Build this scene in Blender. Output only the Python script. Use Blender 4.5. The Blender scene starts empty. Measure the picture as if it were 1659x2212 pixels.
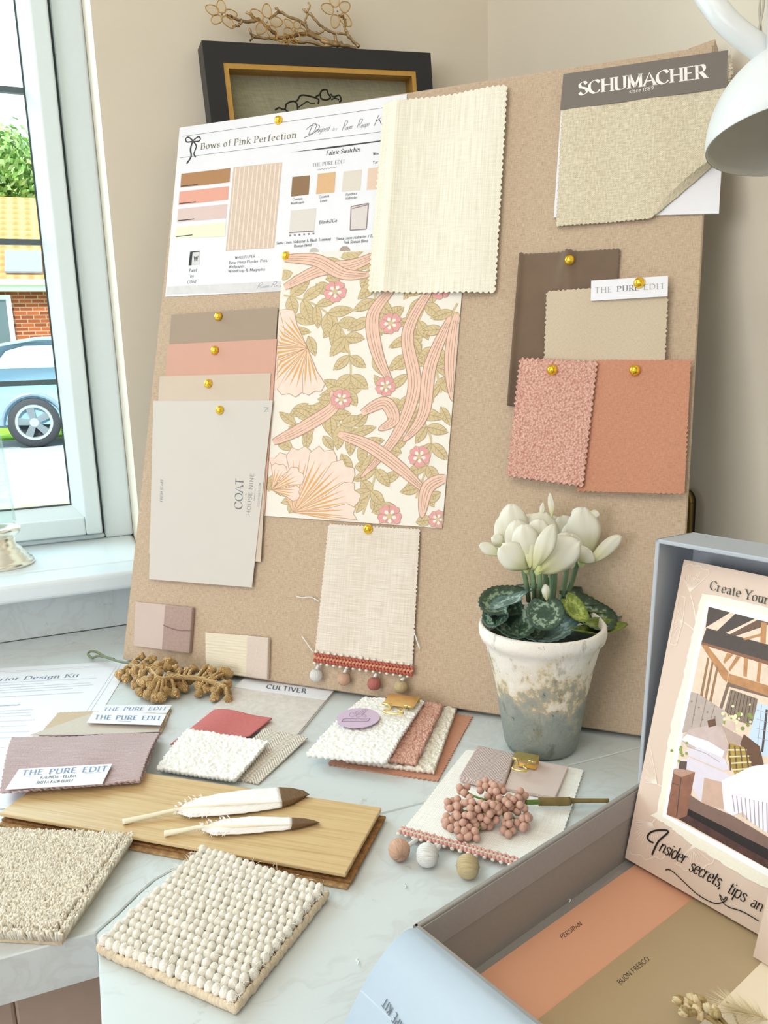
import bpy, bmesh, math, random
from mathutils import Vector as V, Matrix, noise
random.seed(7)
PI = math.pi
# ------------------------------------------------------------------ camera
sc = bpy.context.scene
FPX, YAW, PITCH, ROLL, CAMH = 1690.0, 0.3716, 0.1955, -0.0331, 0.33
CAM = V((0, 0, CAMH))
_f = V((math.sin(YAW)*math.cos(PITCH), math.cos(YAW)*math.cos(PITCH), -math.sin(PITCH)))
_r = V((math.cos(YAW), -math.sin(YAW), 0)); _u = _r.cross(_f)
CF = _f; CR = math.cos(ROLL)*_r+math.sin(ROLL)*_u; CU = -math.sin(ROLL)*_r+math.cos(ROLL)*_u
cd = bpy.data.cameras.new('camera'); cam = bpy.data.objects.new('camera', cd); sc.collection.objects.link(cam)
cd.sensor_fit = 'VERTICAL'; cd.sensor_height = 24.0; cd.lens = 24.0*FPX/2212.0; cd.clip_start = .01; cd.clip_end = 200
cam.matrix_world = Matrix(((CR.x, CU.x, -CF.x, 0), (CR.y, CU.y, -CF.y, 0), (CR.z, CU.z, -CF.z, CAMH), (0, 0, 0, 1)))
sc.camera = cam
# ------------------------------------------------------------------ light and exposure
SKY_STRENGTH, EXPOSURE = 1.0, 1.08
vs = sc.view_settings; vs.view_transform = 'Standard'; vs.look = 'None'; vs.gamma = 1; vs.use_curve_mapping = False; vs.exposure = EXPOSURE
w = bpy.data.worlds.new('overcast_sky'); sc.world = w; w.use_nodes = True
bg = w.node_tree.nodes['Background']; bg.inputs[0].default_value = (.84, .96, 1.09, 1); bg.inputs[1].default_value = SKY_STRENGTH
def area(name, loc, target, sx, sy, power, col):
    l = bpy.data.lights.new(name, 'AREA'); l.shape = 'RECTANGLE'; l.size = sx; l.size_y = sy; l.energy = power; l.color = col
    o = bpy.data.objects.new(name, l); sc.collection.objects.link(o); o.location = loc
    o.rotation_euler = (V(target)-V(loc)).to_track_quat('-Z', 'Y').to_euler(); return o
area('daylight_from_window', (-.75, 1.75, .95), (.15, .5, 0), 1.1, 1.1, 14, (.74, .92, 1.0))
area('added_side_daylight', (-3.08, -.95, .62), (.3, .3, .25), 1.9, 1.25, 18, (.98, .98, 1.0))  # unseen daylight area added from the left to brighten board and right wall
area('assumed_ceiling_fill', (-.55, .0, 1.46), (-.3, .1, 0), 1.2, 1.2, 7.5, (1.0, .93, .82))  # assumed warm fill light under the ceiling, no fixture; set to brighten right wall
sun = bpy.data.lights.new('sun', 'SUN'); sun.energy = 3.2; sun.angle = .05; sun.color = (1, .95, .86)
so = bpy.data.objects.new('sun', sun); sc.collection.objects.link(so); so.rotation_euler = (math.radians(42), 0, math.radians(-25))
# ------------------------------------------------------------------ helpers
def lin(h):
    h = h.lstrip('#'); o = []
    for i in (0, 2, 4):
        x = int(h[i:i+2], 16)/255; o.append(x/12.92 if x <= .04045 else ((x+.055)/1.055)**2.4)
    return (*o, 1)
def ray(px, py): return CF*FPX+CR*(px-829.5)-CU*(py-1106)
def at(px, py, D): return CAM+ray(px, py)*(D/FPX)          # point at forward distance D
def proj(p):
    d = V(p)-CAM; k = FPX/d.dot(CF); return 829.5+k*d.dot(CR), 1106-k*d.dot(CU)
class PL:                                                   # a plane in the room
    def __init__(s, o, e1, e2):
        s.o = V(o); s.e1 = V(e1).normalized(); s.e2 = V(e2).normalized(); s.n = s.e1.cross(s.e2).normalized()
    def P(s, px, py, off=0.0):
        d = ray(px, py); k = (s.o+s.n*off-CAM).dot(s.n)/d.dot(s.n); return CAM+d*k
    def L(s, a, b, off=0.0): return s.o+s.e1*a+s.e2*b+s.n*off
TOP = PL((0, 0, 0), (1, 0, 0), (0, 1, 0))                    # worktop surface
def G(px, py, z=0.0): return TOP.P(px, py, z)
WY, RX = 1.04, .5816                                         # wall planes
def W(px, py, y):
    d = ray(px, py); return CAM+d*(y/d.y)
BDO = G(264, 1424, .0046); _e1 = (G(1368, 1588, .0046)-BDO).normalized(); _bk = V((0, 0, 1)).cross(_e1); _t = math.radians(15.4)
BD = PL(BDO, _e1, V((0, 0, 1))*math.cos(_t)+_bk*math.sin(_t))  # front of the leaning board
WLOC = {}
def mk(name, vs_, fs, mats, parent=None, uvs=None, smooth=False, mi=None, origin=None):
    vs_ = [V(v) for v in vs_]
    if parent is not None: o0 = WLOC[parent.name]
    elif origin is not None: o0 = V(origin)
    else:
        n = len(vs_); c = sum(vs_, V())/n; o0 = V((c.x, c.y, min(v.z for v in vs_)))
    me = bpy.data.meshes.new(name); me.from_pydata([v-o0 for v in vs_], [], fs)
    mats = mats if isinstance(mats, (list, tuple)) else [mats]
    for m in mats: me.materials.append(m)
    if mi: me.polygons.foreach_set('material_index', mi)
    if uvs:
        ul = me.uv_layers.new(name='UVMap')
        for l in me.loops: ul.data[l.index].uv = uvs[l.vertex_index]
    if smooth: me.polygons.foreach_set('use_smooth', [True]*len(me.polygons))
    me.update()
    o = bpy.data.objects.new(name, me); sc.collection.objects.link(o)
    if parent is not None: o.parent = parent
    else: o.location = o0
    WLOC[o.name] = o0.copy(); return o
def tag(o, label, cat, group=None):
    o['label'] = label; o['category'] = cat
    if group: o['group'] = group
    return o
def thing(name, label, cat, loc, group=None):
    o = bpy.data.objects.new(name, None); sc.collection.objects.link(o); o.location = loc; o.empty_display_size = .02
    WLOC[o.name] = V(loc); return tag(o, label, cat, group)
def structure(o): o['kind'] = 'structure'; return o
class MB:                                                    # mesh collector
    def __init__(s): s.v = []; s.f = []; s.m = []; s.uv = []; s.has = False
    def add(s, vs_, fs, mi=0, uvs=None):
        b = len(s.v); s.v += [V(v) for v in vs_]; s.f += [tuple(i+b for i in f) for f in fs]; s.m += [mi]*len(fs)
        s.uv += uvs if uvs else [(v[0]+.37*v[2], v[1]+.61*v[2]) for v in vs_]; return s
    def box(s, lo, hi, mi=0):
        x0, y0, z0 = lo; x1, y1, z1 = hi
        return s.add([(x0,y0,z0),(x1,y0,z0),(x1,y1,z0),(x0,y1,z0),(x0,y0,z1),(x1,y0,z1),(x1,y1,z1),(x0,y1,z1)], BOXF, mi)
    def obox(s, o, a, b, c, mi=0):                            # oriented box from a corner and three edges
        o, a, b, c = V(o), V(a), V(b), V(c)
        f = BOXF if a.cross(b).dot(c) > 0 else [tuple(reversed(q)) for q in BOXF]
        return s.add([o, o+a, o+a+b, o+b, o+c, o+a+c, o+a+b+c, o+b+c], f, mi)
    def tube(s, pts, r, seg=8, mi=0, caps=True, flat=1.0):
        pts = [V(p) for p in pts]; n = len(pts); rr = r if isinstance(r, (list, tuple)) else [r]*n
        vs_ = []; fs = []; nrm = None
        for i, p in enumerate(pts):
            t = (pts[min(i+1, n-1)]-pts[max(i-1, 0)]).normalized()
            if nrm is None: nrm = t.orthogonal().normalized()
            else: nrm = (nrm-t*nrm.dot(t)).normalized()
            bn = t.cross(nrm)
            for k in range(seg):
                a = 2*PI*k/seg; vs_.append(p+nrm*math.cos(a)*rr[i]+bn*math.sin(a)*rr[i]*flat)
        for i in range(n-1):
            for k in range(seg):
                k2 = (k+1) % seg; fs.append((i*seg+k, i*seg+k2, (i+1)*seg+k2, (i+1)*seg+k))
        if caps: fs.append(tuple(reversed(range(seg)))); fs.append(tuple((n-1)*seg+k for k in range(seg)))
        return s.add(vs_, fs, mi)
    def lathe(s, prof, c=(0, 0, 0), axis=(0, 0, 1), seg=48, mi=0, rfun=None):
        ax = V(axis).normalized(); a = ax.orthogonal().normalized(); b = ax.cross(a); c = V(c); vs_ = []; fs = []; uv = []
        for j, (r, z) in enumerate(prof):
            for k in range(seg):
                t = 2*PI*k/seg; q = r*(rfun(t, j) if rfun else 1)
                vs_.append(c+ax*z+a*math.cos(t)*q+b*math.sin(t)*q); uv.append((k/seg, j/len(prof)))
        for j in range(len(prof)-1):
            for k in range(seg):
                k2 = (k+1) % seg; fs.append((j*seg+k, j*seg+k2, (j+1)*seg+k2, (j+1)*seg+k))
        return s.add(vs_, fs, mi, uv)
    def ball(s, c, r, seg=12, rings=8, mi=0, ax=(1, 0, 0), ay=(0, 1, 0), az=(0, 0, 1), f=None):
        c = V(c); ax, ay, az = V(ax), V(ay), V(az); vs_ = [c+az*r]; uv = [(0, 0)]; fs = []
        for j in range(1, rings):
            p = PI*j/rings
            for k in range(seg):
                t = 2*PI*k/seg; d = ax*(math.sin(p)*math.cos(t))+ay*(math.sin(p)*math.sin(t))+az*math.cos(p)
                vs_.append(c+d*r*(f(t, p) if f else 1)); uv.append((k/seg, j/rings))
        vs_.append(c-az*r); uv.append((0, 1)); e = len(vs_)-1
        for k in range(seg): fs.append((0, 1+k, 1+(k+1) % seg))
        for j in range(rings-2):
            for k in range(seg):
                a = 1+j*seg+k; b = 1+j*seg+(k+1) % seg; fs.append((a, a+seg, b+seg, b))
        for k in range(seg): fs.append((e, 1+(rings-2)*seg+(k+1) % seg, 1+(rings-2)*seg+k))
        return s.add(vs_, fs, mi, uv)
    def build(s, name, mats, parent=None, smooth=False, origin=None, uv=True):
        return mk(name, s.v, s.f, mats, parent, s.uv if uv else None, smooth, s.m, origin)
BOXF = [(0,3,2,1),(4,5,6,7),(0,1,5,4),(1,2,6,5),(2,3,7,6),(3,0,4,7)]
def spline(pts, n=8, closed=False):
    P = [V(p) for p in pts]; out = []; m = len(P)
    if m < 3 and not closed: return P
    for i in range(m if closed else m-1):
        if closed: a, b, c, d = P[i-1], P[i], P[(i+1) % m], P[(i+2) % m]
        else: a, b, c, d = P[max(i-1, 0)], P[i], P[i+1], P[min(i+2, m-1)]
        for k in range(n):
            t = k/n; out.append(.5*((2*b)+(c-a)*t+(2*a-5*b+4*c-d)*t*t+(3*b-a-3*c+d)*t**3))
    if not closed: out.append(P[-1])
    return out
def bevel(o, wd=.001, seg=2):
    m = o.modifiers.new('bevel', 'BEVEL'); m.width = wd; m.segments = seg; m.limit_method = 'ANGLE'; return o
def tri(x): x = x % 1.0; return abs(x-.5)*2
def sheet(C, thick=.001, step=.0025, pitch=.0045, depth=0.0, sides='LRTB', disp=None, rough=None):
    TL, TR, BR, BL = [V(c) for c in C]; e1 = (TR-TL).normalized(); n = e1.cross(TL-BL).normalized(); e2 = n.cross(e1)
    Wd = ((TR-TL).length+(BR-BL).length)/2; H = ((BL-TL).length+(BR-TR).length)/2
    nu = max(1, round(Wd/step)); nv = max(1, round(H/step)); top = []; bot = []; uv = []
    for j in range(nv+1):
        for i in range(nu+1):
            u, v = i/nu, j/nv; uu, vv = u, v
            if depth:
                a = depth*tri(v*H/pitch); b = depth*tri(u*Wd/pitch)
                if 'L' in sides: uu += a/Wd*(1-u)**14
                if 'R' in sides: uu -= a/Wd*u**14
                if 'T' in sides: vv += b/H*(1-v)**14
                if 'B' in sides: vv -= b/H*v**14
            p = (TL*(1-uu)+TR*uu)*(1-vv)+(BL*(1-uu)+BR*uu)*vv
            if disp: d = disp(u, v); p = p+e1*d[0]+e2*d[1]+n*d[2]
            bot.append(p-n*thick); top.append(p+n*rough(p, u, v) if rough else p); uv.append((u*Wd, -v*H))
    N = len(top); fs = []
    for j in range(nv):
        for i in range(nu):
            a = j*(nu+1)+i; b = a+1; c = b+nu+1; d = a+nu+1
            fs.append((a, d, c, b)); fs.append((a+N, b+N, c+N, d+N))
    def side(ix):
        for a, b in zip(ix, ix[1:]): fs.append((a, b, b+N, a+N))
    side([i for i in range(nu+1)]); side([(j+1)*(nu+1)-1 for j in range(nv+1)])
    side([nv*(nu+1)+nu-i for i in range(nu+1)]); side([(nv-j)*(nu+1) for j in range(nv+1)])
    m = MB(); m.add(top+bot, fs, 0, uv+uv); return m
# ------------------------------------------------------------------ materials
MT = {}
def nd(nt, t, ins=None, **kw):
    n = nt.nodes.new(t)
    for k, v in kw.items(): setattr(n, k, v)
    for k, v in (ins or {}).items():
        if isinstance(v, bpy.types.NodeSocket): nt.links.new(v, n.inputs[k])
        else: n.inputs[k].default_value = v
    return n
def base(name):
    m = bpy.data.materials.new(name); m.use_nodes = True; nt = m.node_tree; MT[name] = m
    return m, nt, nt.nodes['Principled BSDF']
def mathn(nt, op, a, b=0.0, c=0.0):
    n = nd(nt, 'ShaderNodeMath', operation=op)
    for i, x in enumerate((a, b, c)):
        if isinstance(x, bpy.types.NodeSocket): nt.links.new(x, n.inputs[i])
        else: n.inputs[i].default_value = x
    return n.outputs[0]
def noisen(nt, vec, scale, det=3, rough=.55, sc3=(1, 1, 1)):
    mp = nd(nt, 'ShaderNodeMapping', {'Vector': vec, 'Scale': sc3})
    return nd(nt, 'ShaderNodeTexNoise', {'Vector': mp.outputs[0], 'Scale': scale, 'Detail': det, 'Roughness': rough}).outputs[0]
def ramp(nt, fac, stops):
    r = nd(nt, 'ShaderNodeValToRGB', {'Fac': fac}); e = r.color_ramp.elements
    while len(e) < len(stops): e.new(.5)
    for el, (p, c) in zip(e, stops): el.position = p; el.color = lin(c) if isinstance(c, str) else c
    return r.outputs[0]
def solid(name, col, rough=.55, metal=0.0, var=.05, vscale=120, bump=0.0, bscale=400, coords='Object', coat=0.0, spec=.5):
    m, nt, b = base(name); tc = nd(nt, 'ShaderNodeTexCoord').outputs[coords]; c = lin(col)
    f = noisen(nt, tc, vscale)
    nt.links.new(ramp(nt, f, [(.3, tuple(x*(1-var) for x in c[:3])+(1,)), (.7, tuple(min(1, x*(1+var)) for x in c[:3])+(1,))]), b.inputs['Base Color'])
    b.inputs['Roughness'].default_value = rough; b.inputs['Metallic'].default_value = metal; b.inputs['Specular IOR Level'].default_value = spec
    if coat: b.inputs['Coat Weight'].default_value = coat; b.inputs['Coat Roughness'].default_value = .1
    if bump:
        bn = nd(nt, 'ShaderNodeBump', {'Height': noisen(nt, tc, bscale), 'Strength': bump, 'Distance': .0006}); nt.links.new(bn.outputs[0], b.inputs['Normal'])
    return m
def weave(name, c1, c2, fx=1400, fy=1400, ax=120, ay=120, bump=.5, dist=.0004, rough=.85, bias=.5, pitch=0.0, contrast=.18, sheen=.2):
    m, nt, b = base(name); uv = nd(nt, 'ShaderNodeTexCoord').outputs['UV']
    a = noisen(nt, uv, 1, 2, .5, (fx, ax, 1)); c = noisen(nt, uv, 1, 2, .5, (ay, fy, 1))
    h = mathn(nt, 'ADD', mathn(nt, 'MULTIPLY', a, bias), mathn(nt, 'MULTIPLY', c, 1-bias))
    if pitch:
        s = nd(nt, 'ShaderNodeSeparateXYZ', {'Vector': uv}); k = 2*PI/pitch
        g = mathn(nt, 'MULTIPLY', mathn(nt, 'SINE', mathn(nt, 'MULTIPLY', s.outputs[0], k)), mathn(nt, 'SINE', mathn(nt, 'MULTIPLY', s.outputs[1], k)))
        h = mathn(nt, 'ADD', h, mathn(nt, 'MULTIPLY', g, .10))
    nt.links.new(ramp(nt, h, [(.5-contrast, c1), (.5+contrast, c2)]), b.inputs['Base Color'])
    b.inputs['Roughness'].default_value = rough; b.inputs['Specular IOR Level'].default_value = .2; b.inputs['Sheen Weight'].default_value = sheen
    bn = nd(nt, 'ShaderNodeBump', {'Height': h, 'Strength': bump, 'Distance': dist}); nt.links.new(bn.outputs[0], b.inputs['Normal'])
    return m
def herring(name, c1, c2, wd=.012, p=.0016, bump=.7):
    m, nt, b = base(name); uv = nd(nt, 'ShaderNodeTexCoord').outputs['UV']; s = nd(nt, 'ShaderNodeSeparateXYZ', {'Vector': uv})
    z = mathn(nt, 'MULTIPLY', mathn(nt, 'PINGPONG', s.outputs[0], wd/2), 1.1)
    q = mathn(nt, 'SINE', mathn(nt, 'MULTIPLY', mathn(nt, 'ADD', s.outputs[1], z), 2*PI/p))
    h = mathn(nt, 'ADD', mathn(nt, 'MULTIPLY', q, .3), noisen(nt, uv, 900))
    nt.links.new(ramp(nt, h, [(.2, c1), (.75, c2)]), b.inputs['Base Color']); b.inputs['Roughness'].default_value = .85
    bn = nd(nt, 'ShaderNodeBump', {'Height': h, 'Strength': bump, 'Distance': .0006}); nt.links.new(bn.outputs[0], b.inputs['Normal']); return m
def nubby(name, c1, c2, scale=650, bump=1.0, dist=.0012, sx=(1, 1, 1)):
    m, nt, b = base(name); uv = nd(nt, 'ShaderNodeTexCoord').outputs['UV']
    mp = nd(nt, 'ShaderNodeMapping', {'Vector': uv, 'Scale': sx}); wob = nd(nt, 'ShaderNodeTexNoise', {'Vector': mp.outputs[0], 'Scale': scale*.6})
    mx = nd(nt, 'ShaderNodeMix', {0: .0012, 6: mp.outputs[0], 7: wob.outputs[1]}, data_type='RGBA')
    vo = nd(nt, 'ShaderNodeTexVoronoi', {'Vector': mx.outputs[2], 'Scale': scale}).outputs[0]
    nt.links.new(ramp(nt, vo, [(.2, c1), (.85, c2)]), b.inputs['Base Color']); b.inputs['Roughness'].default_value = .9; b.inputs['Specular IOR Level'].default_value = .2
    inv = mathn(nt, 'SUBTRACT', 1.0, vo)
    bn = nd(nt, 'ShaderNodeBump', {'Height': inv, 'Strength': bump, 'Distance': dist}); nt.links.new(bn.outputs[0], b.inputs['Normal']); return m
def paper(name, col, rough=.5): return solid(name, col, rough, var=.015, vscale=60)
def glassmat(name, tint='#f4fbfb', gl=.06):
    m, nt, b = base(name); nt.nodes.remove(b); out = nt.nodes['Material Output']
    t = nd(nt, 'ShaderNodeBsdfTransparent', {'Color': lin(tint)}); g = nd(nt, 'ShaderNodeBsdfGlossy', {'Roughness': .02})
    fr = nd(nt, 'ShaderNodeFresnel', {'IOR': 1.16}); mx = nd(nt, 'ShaderNodeMixShader', {0: mathn(nt, 'MULTIPLY', fr.outputs[0], .45), 1: t.outputs[0], 2: g.outputs[0]})
    nt.links.new(mx.outputs[0], out.inputs[0]); return m
BRASS = solid('polished_brass', '#ffd047', .2, 1.0, .05); GOLDCLIP = solid('brushed_gold', '#f7dc94', .3, 1.0, .08)
PAPER = paper('white_paper', '#e6e5ea'); INK = solid('dark_ink', '#2c2f32', .6); GREYINK = solid('grey_ink', '#6e7074', .6); BLACK = solid('black_ink', '#17150f', .5)
BLUEINK = solid('pale_blue_ink', '#7c90ae', .6)
# ------------------------------------------------------------------ lettering: a small stroke alphabet
GL = {'A':'76|L 4 0 39 100 72 0|L 18 36 60 36','B':'66|L 12 0 12 100|C 12 100 45 98 55 77 44 55 12 53|C 12 53 52 52 62 26 48 3 12 0',
'C':'80|C 72 80 58 97 35 99 13 78 8 50 13 22 35 1 58 3 74 22','D':'80|L 12 0 12 100|C 12 100 45 98 70 76 73 50 70 24 45 2 12 0',
'E':'62|L 12 0 12 100|L 12 100 56 100|L 12 52 46 52|L 12 0 58 0','F':'58|L 12 0 12 100|L 12 100 54 100|L 12 52 44 52',
'G':'82|C 72 80 58 97 35 99 13 78 8 50 13 22 35 1 58 3 72 18|L 72 18 72 44|L 50 44 74 44',
'H':'80|L 12 0 12 100|L 68 0 68 100|L 12 52 68 52','I':'28|L 14 0 14 100','K':'72|L 12 0 12 100|L 64 100 12 42|L 30 60 68 0',
'L':'58|L 12 100 12 0|L 12 0 54 0','M':'96|L 12 0 14 100|L 14 100 48 6|L 48 6 82 100|L 82 100 84 0','N':'80|L 12 0 12 100|L 12 100 68 0|L 68 0 68 100',
'O':'86|C 43 100 18 88 8 50 18 12 43 0 68 12 78 50 68 88 43 100','P':'62|L 12 0 12 100|C 12 100 45 98 56 74 45 50 12 47',
'R':'68|L 12 0 12 100|C 12 100 45 98 56 74 45 50 12 48|L 34 48 64 0','S':'60|C 52 82 40 98 22 98 9 82 13 62 34 52 52 38 54 18 40 2 20 1 6 18',
'T':'70|L 35 0 35 100|L 4 100 66 100','U':'78|L 12 100 12 34|C 12 34 16 8 39 0 62 8 66 34|L 66 34 66 100','V':'74|L 4 100 37 0|L 37 0 70 100',
'W':'100|L 4 100 28 0|L 28 0 50 90|L 50 90 72 0|L 72 0 96 100','Y':'70|L 35 48 35 0|L 4 100 35 48|L 66 100 35 48','J':'50|L 36 100 36 20|C 36 20 30 2 14 2 4 14',
'a':'54|C 10 52 22 63 38 60 42 46|L 42 46 42 6 50 0|C 42 36 22 34 9 20 16 2 32 4 42 16','b':'58|L 10 100 10 0|C 10 44 24 62 42 60 51 32 42 3 24 1 10 18',
'c':'50|C 45 50 34 62 18 58 9 32 18 4 34 1 46 12','d':'58|L 48 100 48 0|C 48 44 34 62 16 60 7 32 16 3 34 1 48 18',
'e':'52|L 9 34 46 34|C 46 34 42 58 27 63 12 52 8 32 14 6 30 0 46 12','f':'36|C 36 94 26 100 17 90 16 72|L 16 72 16 0|L 4 62 30 62',
'g':'56|C 46 44 34 62 16 60 8 34 16 8 34 6 46 20|L 46 62 46 -8|C 46 -8 40 -30 22 -30 10 -22','h':'58|L 10 100 10 0|C 10 40 24 62 40 60 46 44|L 46 44 46 0',
'i':'22|L 11 64 11 0|L 11 82 11 90','k':'54|L 10 100 10 0|L 44 64 12 28|L 24 40 48 0','l':'22|L 11 100 11 0',
'm':'88|L 10 64 10 0|C 10 40 22 62 36 60 42 44|L 42 44 42 0|C 42 40 56 62 70 60 76 44|L 76 44 76 0','n':'58|L 10 64 10 0|C 10 40 24 62 40 60 46 44|L 46 44 46 0',
'o':'58|C 29 64 12 54 8 32 12 8 29 0 46 8 50 32 46 54 29 64','p':'58|L 10 64 10 -32|C 10 44 24 62 42 60 51 32 42 3 24 1 10 18',
'r':'42|L 10 64 10 0|C 10 38 20 58 38 62','s':'46|C 40 52 28 63 12 56 12 42 28 33 40 20 36 4 20 0 7 12','t':'36|L 16 86 16 12|C 16 14 20 1 33 4|L 4 62 32 62',
'u':'58|L 10 64 10 20|C 10 20 16 2 30 2 46 24|L 46 64 46 0','w':'80|L 4 64 22 0|L 22 0 40 60|L 40 60 58 0|L 58 0 76 64','y':'54|L 6 64 28 4|L 48 64 22 -28 8 -30',
'v':'58|L 4 64 29 0|L 29 0 54 64','x':'54|L 6 64 48 0|L 48 64 6 0','z':'50|L 6 64 44 64|L 44 64 6 0|L 6 0 46 0','1':'40|L 20 0 20 98|L 6 80 20 98','2':'58|C 8 78 20 98 42 96 50 76 40 52 8 2|L 8 2 52 2','8':'58|C 29 54 10 64 12 90 29 100 46 90 48 64 29 54 8 40 8 10 29 0 50 10 50 40 29 54','9':'58|C 48 70 36 50 16 54 8 76 20 98 40 96 50 66 44 26 22 0',
'&':'80|C 72 30 56 4 28 0 8 20 20 48 44 70 36 98 18 84 30 48 76 0','-':'40|L 6 40 34 40','.':'20|L 10 0 10 6',',':'20|L 12 6 7 -16','/':'46|L 4 -6 40 100',"'":'16|L 8 100 6 80',':':'20|L 10 4 10 12|L 10 50 10 58'}
def glyph_strokes(ch):
    a, *st = GL[ch].split('|'); out = []
    for s in st:
        k, *n = s.split(); n = [float(x)/100 for x in n]; p = [(n[i], n[i+1]) for i in range(0, len(n), 2)]
        out.append((k, [V((q.x, q.y)) for q in spline([(x, y, 0) for x, y in p], 6)] if k == 'C' else [V(q) for q in p]))
    return float(a)/100, out
class GR:                                                    # printed graphics lying on a plane
    def __init__(s, pl, off=.0001): s.pl = pl; s.off = off; s.mb = MB(); s.mats = []
    def mi(s, m):
        if m not in s.mats: s.mats.append(m)
        return s.mats.index(m)
    def up(s):
        if s.hold is None: s.off += 2e-6; return s.off
        s.k = min(s.k+1, 3); return s.off+s.k*4e-7
    hold = None; k = 0
    def layer(s): s.hold = 1; s.off += 1.6e-6; s.k = 0
    def poly(s, pts, m, px=True):
        o = s.up(); q = [s.pl.P(*p, o) for p in pts] if px else [V(p)+s.pl.n*o for p in pts]
        a = sum((q[i]-q[0]).cross(q[(i+1) % len(q)]-q[0]).dot(s.pl.n) for i in range(len(q)))
        if a < 0: q.reverse()
        s.mb.add(q, [tuple(range(len(q)))], s.mi(m)); return s
    def _rib(s, P, wd, m):
        n = s.pl.n; L = []; R = []; N = len(P)
        if N < 2: return
        for i in range(N):
            t = P[min(i+1, N-1)]-P[max(i-1, 0)]; t = t.normalized() if t.length > 1e-9 else V((1, 0, 0)); k = n.cross(t).normalized(); h = (wd[i] if isinstance(wd, list) else wd)/2
            L.append(P[i]+k*h); R.append(P[i]-k*h)
        s.mb.add(L+R, [(N+i, N+i+1, i+1, i) for i in range(N-1)], s.mi(m))
    def line(s, pts, wd, m, smooth=False, n=6):
        o = s.up(); pp = [(q.x, q.y) for q in spline([(x, y, 0) for x, y in pts], n)] if smooth else pts
        s._rib([s.pl.P(x, y, o) for x, y in pp], wd, m); return s
    def disc(s, c, r, m, ry=None, n=20): return s.poly([(c[0]+r*math.cos(2*PI*k/n), c[1]+(ry or r)*math.sin(2*PI*k/n)) for k in range(n)], m)
    def text(s, t, p0, p1, p2, m, wt=.16, contrast=.8, serif=True, slant=0.0, low=1.0, sp=.08):
        # p0, p1: ends of the baseline; p2: top of the first capital (all in picture measure)
        o = s.up(); A, B, C = s.pl.P(*p0, o), s.pl.P(*p1, o), s.pl.P(*p2, o); x = 0; items = []
        for ch in t:
            if ch == ' ': x += .34*low+.04; continue
            adv, st = glyph_strokes(ch); k = low if (ch.islower() or ch in ".,'") else 1.0
            items.append((x, k, st)); x += adv*k+sp*k
        x = max(x-sp, .01); ex = (B-A)/x; ey = C-A; nib = math.radians(22); cap = ey.length
        T = lambda q, x0, k: A+ex*((q.x+slant*q.y)*k+x0)+ey*(q.y*k)
        for x0, k, st in items:
            for kind, pts in st:
                pts2 = pts; wd = []
                if kind == 'L' and len(pts) > 2: pass
                for i in range(len(pts2)):
                    d = pts2[min(i+1, len(pts2)-1)]-pts2[max(i-1, 0)]; th = math.atan2(d.y, d.x)
                    wd.append(cap*k**.6*wt*((1-contrast)+contrast*abs(math.sin(th-nib))**1.5))
                s._rib([T(q, x0, k) for q in pts2], wd, m)
                if serif:
                    for e in (0, -1):
                        q = pts[e]; r_ = pts[1 if e == 0 else -2]; d = q-r_
                        if kind == 'L' and abs(d.y) > abs(d.x)*.8 and (abs(q.y) < .02 or abs(q.y-1) < .02 or abs(q.y-.64) < .02):
                            s._rib([T(q+V((-.15, 0)), x0, k), T(q+V((.15, 0)), x0, k)], cap*k*.055, m)
        return s
    def build(s, name, parent): return s.mb.build(name, s.mats, parent)
# ------------------------------------------------------------------ the room
WALL = solid('cream_wall_paint', '#d9cfbd', .8, var=.02, vscale=8, bump=.08, bscale=300)
UPVC = solid('white_upvc', '#dbe5e7', .3, var=.01); SILLM = solid('white_sill_board', '#dfe8ec', .28, var=.01)
SEAL = solid('dark_window_seal', '#3c4a4c', .5); LEAD = solid('grey_lead_strip', '#59666a', .5, .3)
def marble():
    m, nt, b = base('pale_marble'); tc = nd(nt, 'ShaderNodeTexCoord').outputs['Object']
    wob = nd(nt, 'ShaderNodeTexNoise', {'Vector': tc, 'Scale': 7.0, 'Detail': 4}); mx = nd(nt, 'ShaderNodeMix', {0: .25, 6: tc, 7: wob.outputs[1]}, data_type='RGBA')
    v1 = noisen(nt, mx.outputs[2], 9, 5, .6, (1, 2.2, 1)); v2 = noisen(nt, tc, 45, 4, .7)
    c1 = ramp(nt, v1, [(.0, '#cfd6d7'), (.46, '#cfd6d7'), (.50, '#c8cdcd'), (.54, '#cfd6d7'), (1, '#ccd1d1')]); c2 = ramp(nt, v2, [(.27, '#cfcbc4'), (.35, '#ffffff')])
    mm = nd(nt, 'ShaderNodeMix', {0: .55, 6: c1, 7: c2}, data_type='RGBA', blend_type='MULTIPLY'); nt.links.new(mm.outputs[2], b.inputs['Base Color'])
    b.inputs['Roughness'].default_value = .3; return m
MARBLE = marble()
FZ, CZ = -.905, 1.5
s = structure(mk('floor', [(-3, -4, FZ), (1, -4, FZ), (1, 1.3, FZ), (-3, 1.3, FZ), (-3, -4, FZ-.1), (1, -4, FZ-.1), (1, 1.3, FZ-.1), (-3, 1.3, FZ-.1)], [(0,1,2,3),(7,6,5,4),(0,4,5,1),(1,5,6,2),(2,6,7,3),(3,7,4,0)], solid('grey_floor_tile', '#a59d92', .5)))
m = MB().box((-3, -4, CZ), (1, 1.3, CZ+.12)); structure(m.build('ceiling', solid('white_ceiling_paint', '#efece6', .85)))
WX0, WX1, WZ0, WZ1, WD = -1.15, .0655, .055, 1.22, .20
m = MB().box((WX1, WY, FZ), (RX+.2, WY+WD, CZ)).box((-3, WY, FZ), (WX0, WY+WD, CZ)).box((WX0, WY, FZ), (WX1, WY+WD, WZ0)).box((WX0, WY, WZ1), (WX1, WY+WD, CZ))
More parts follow.
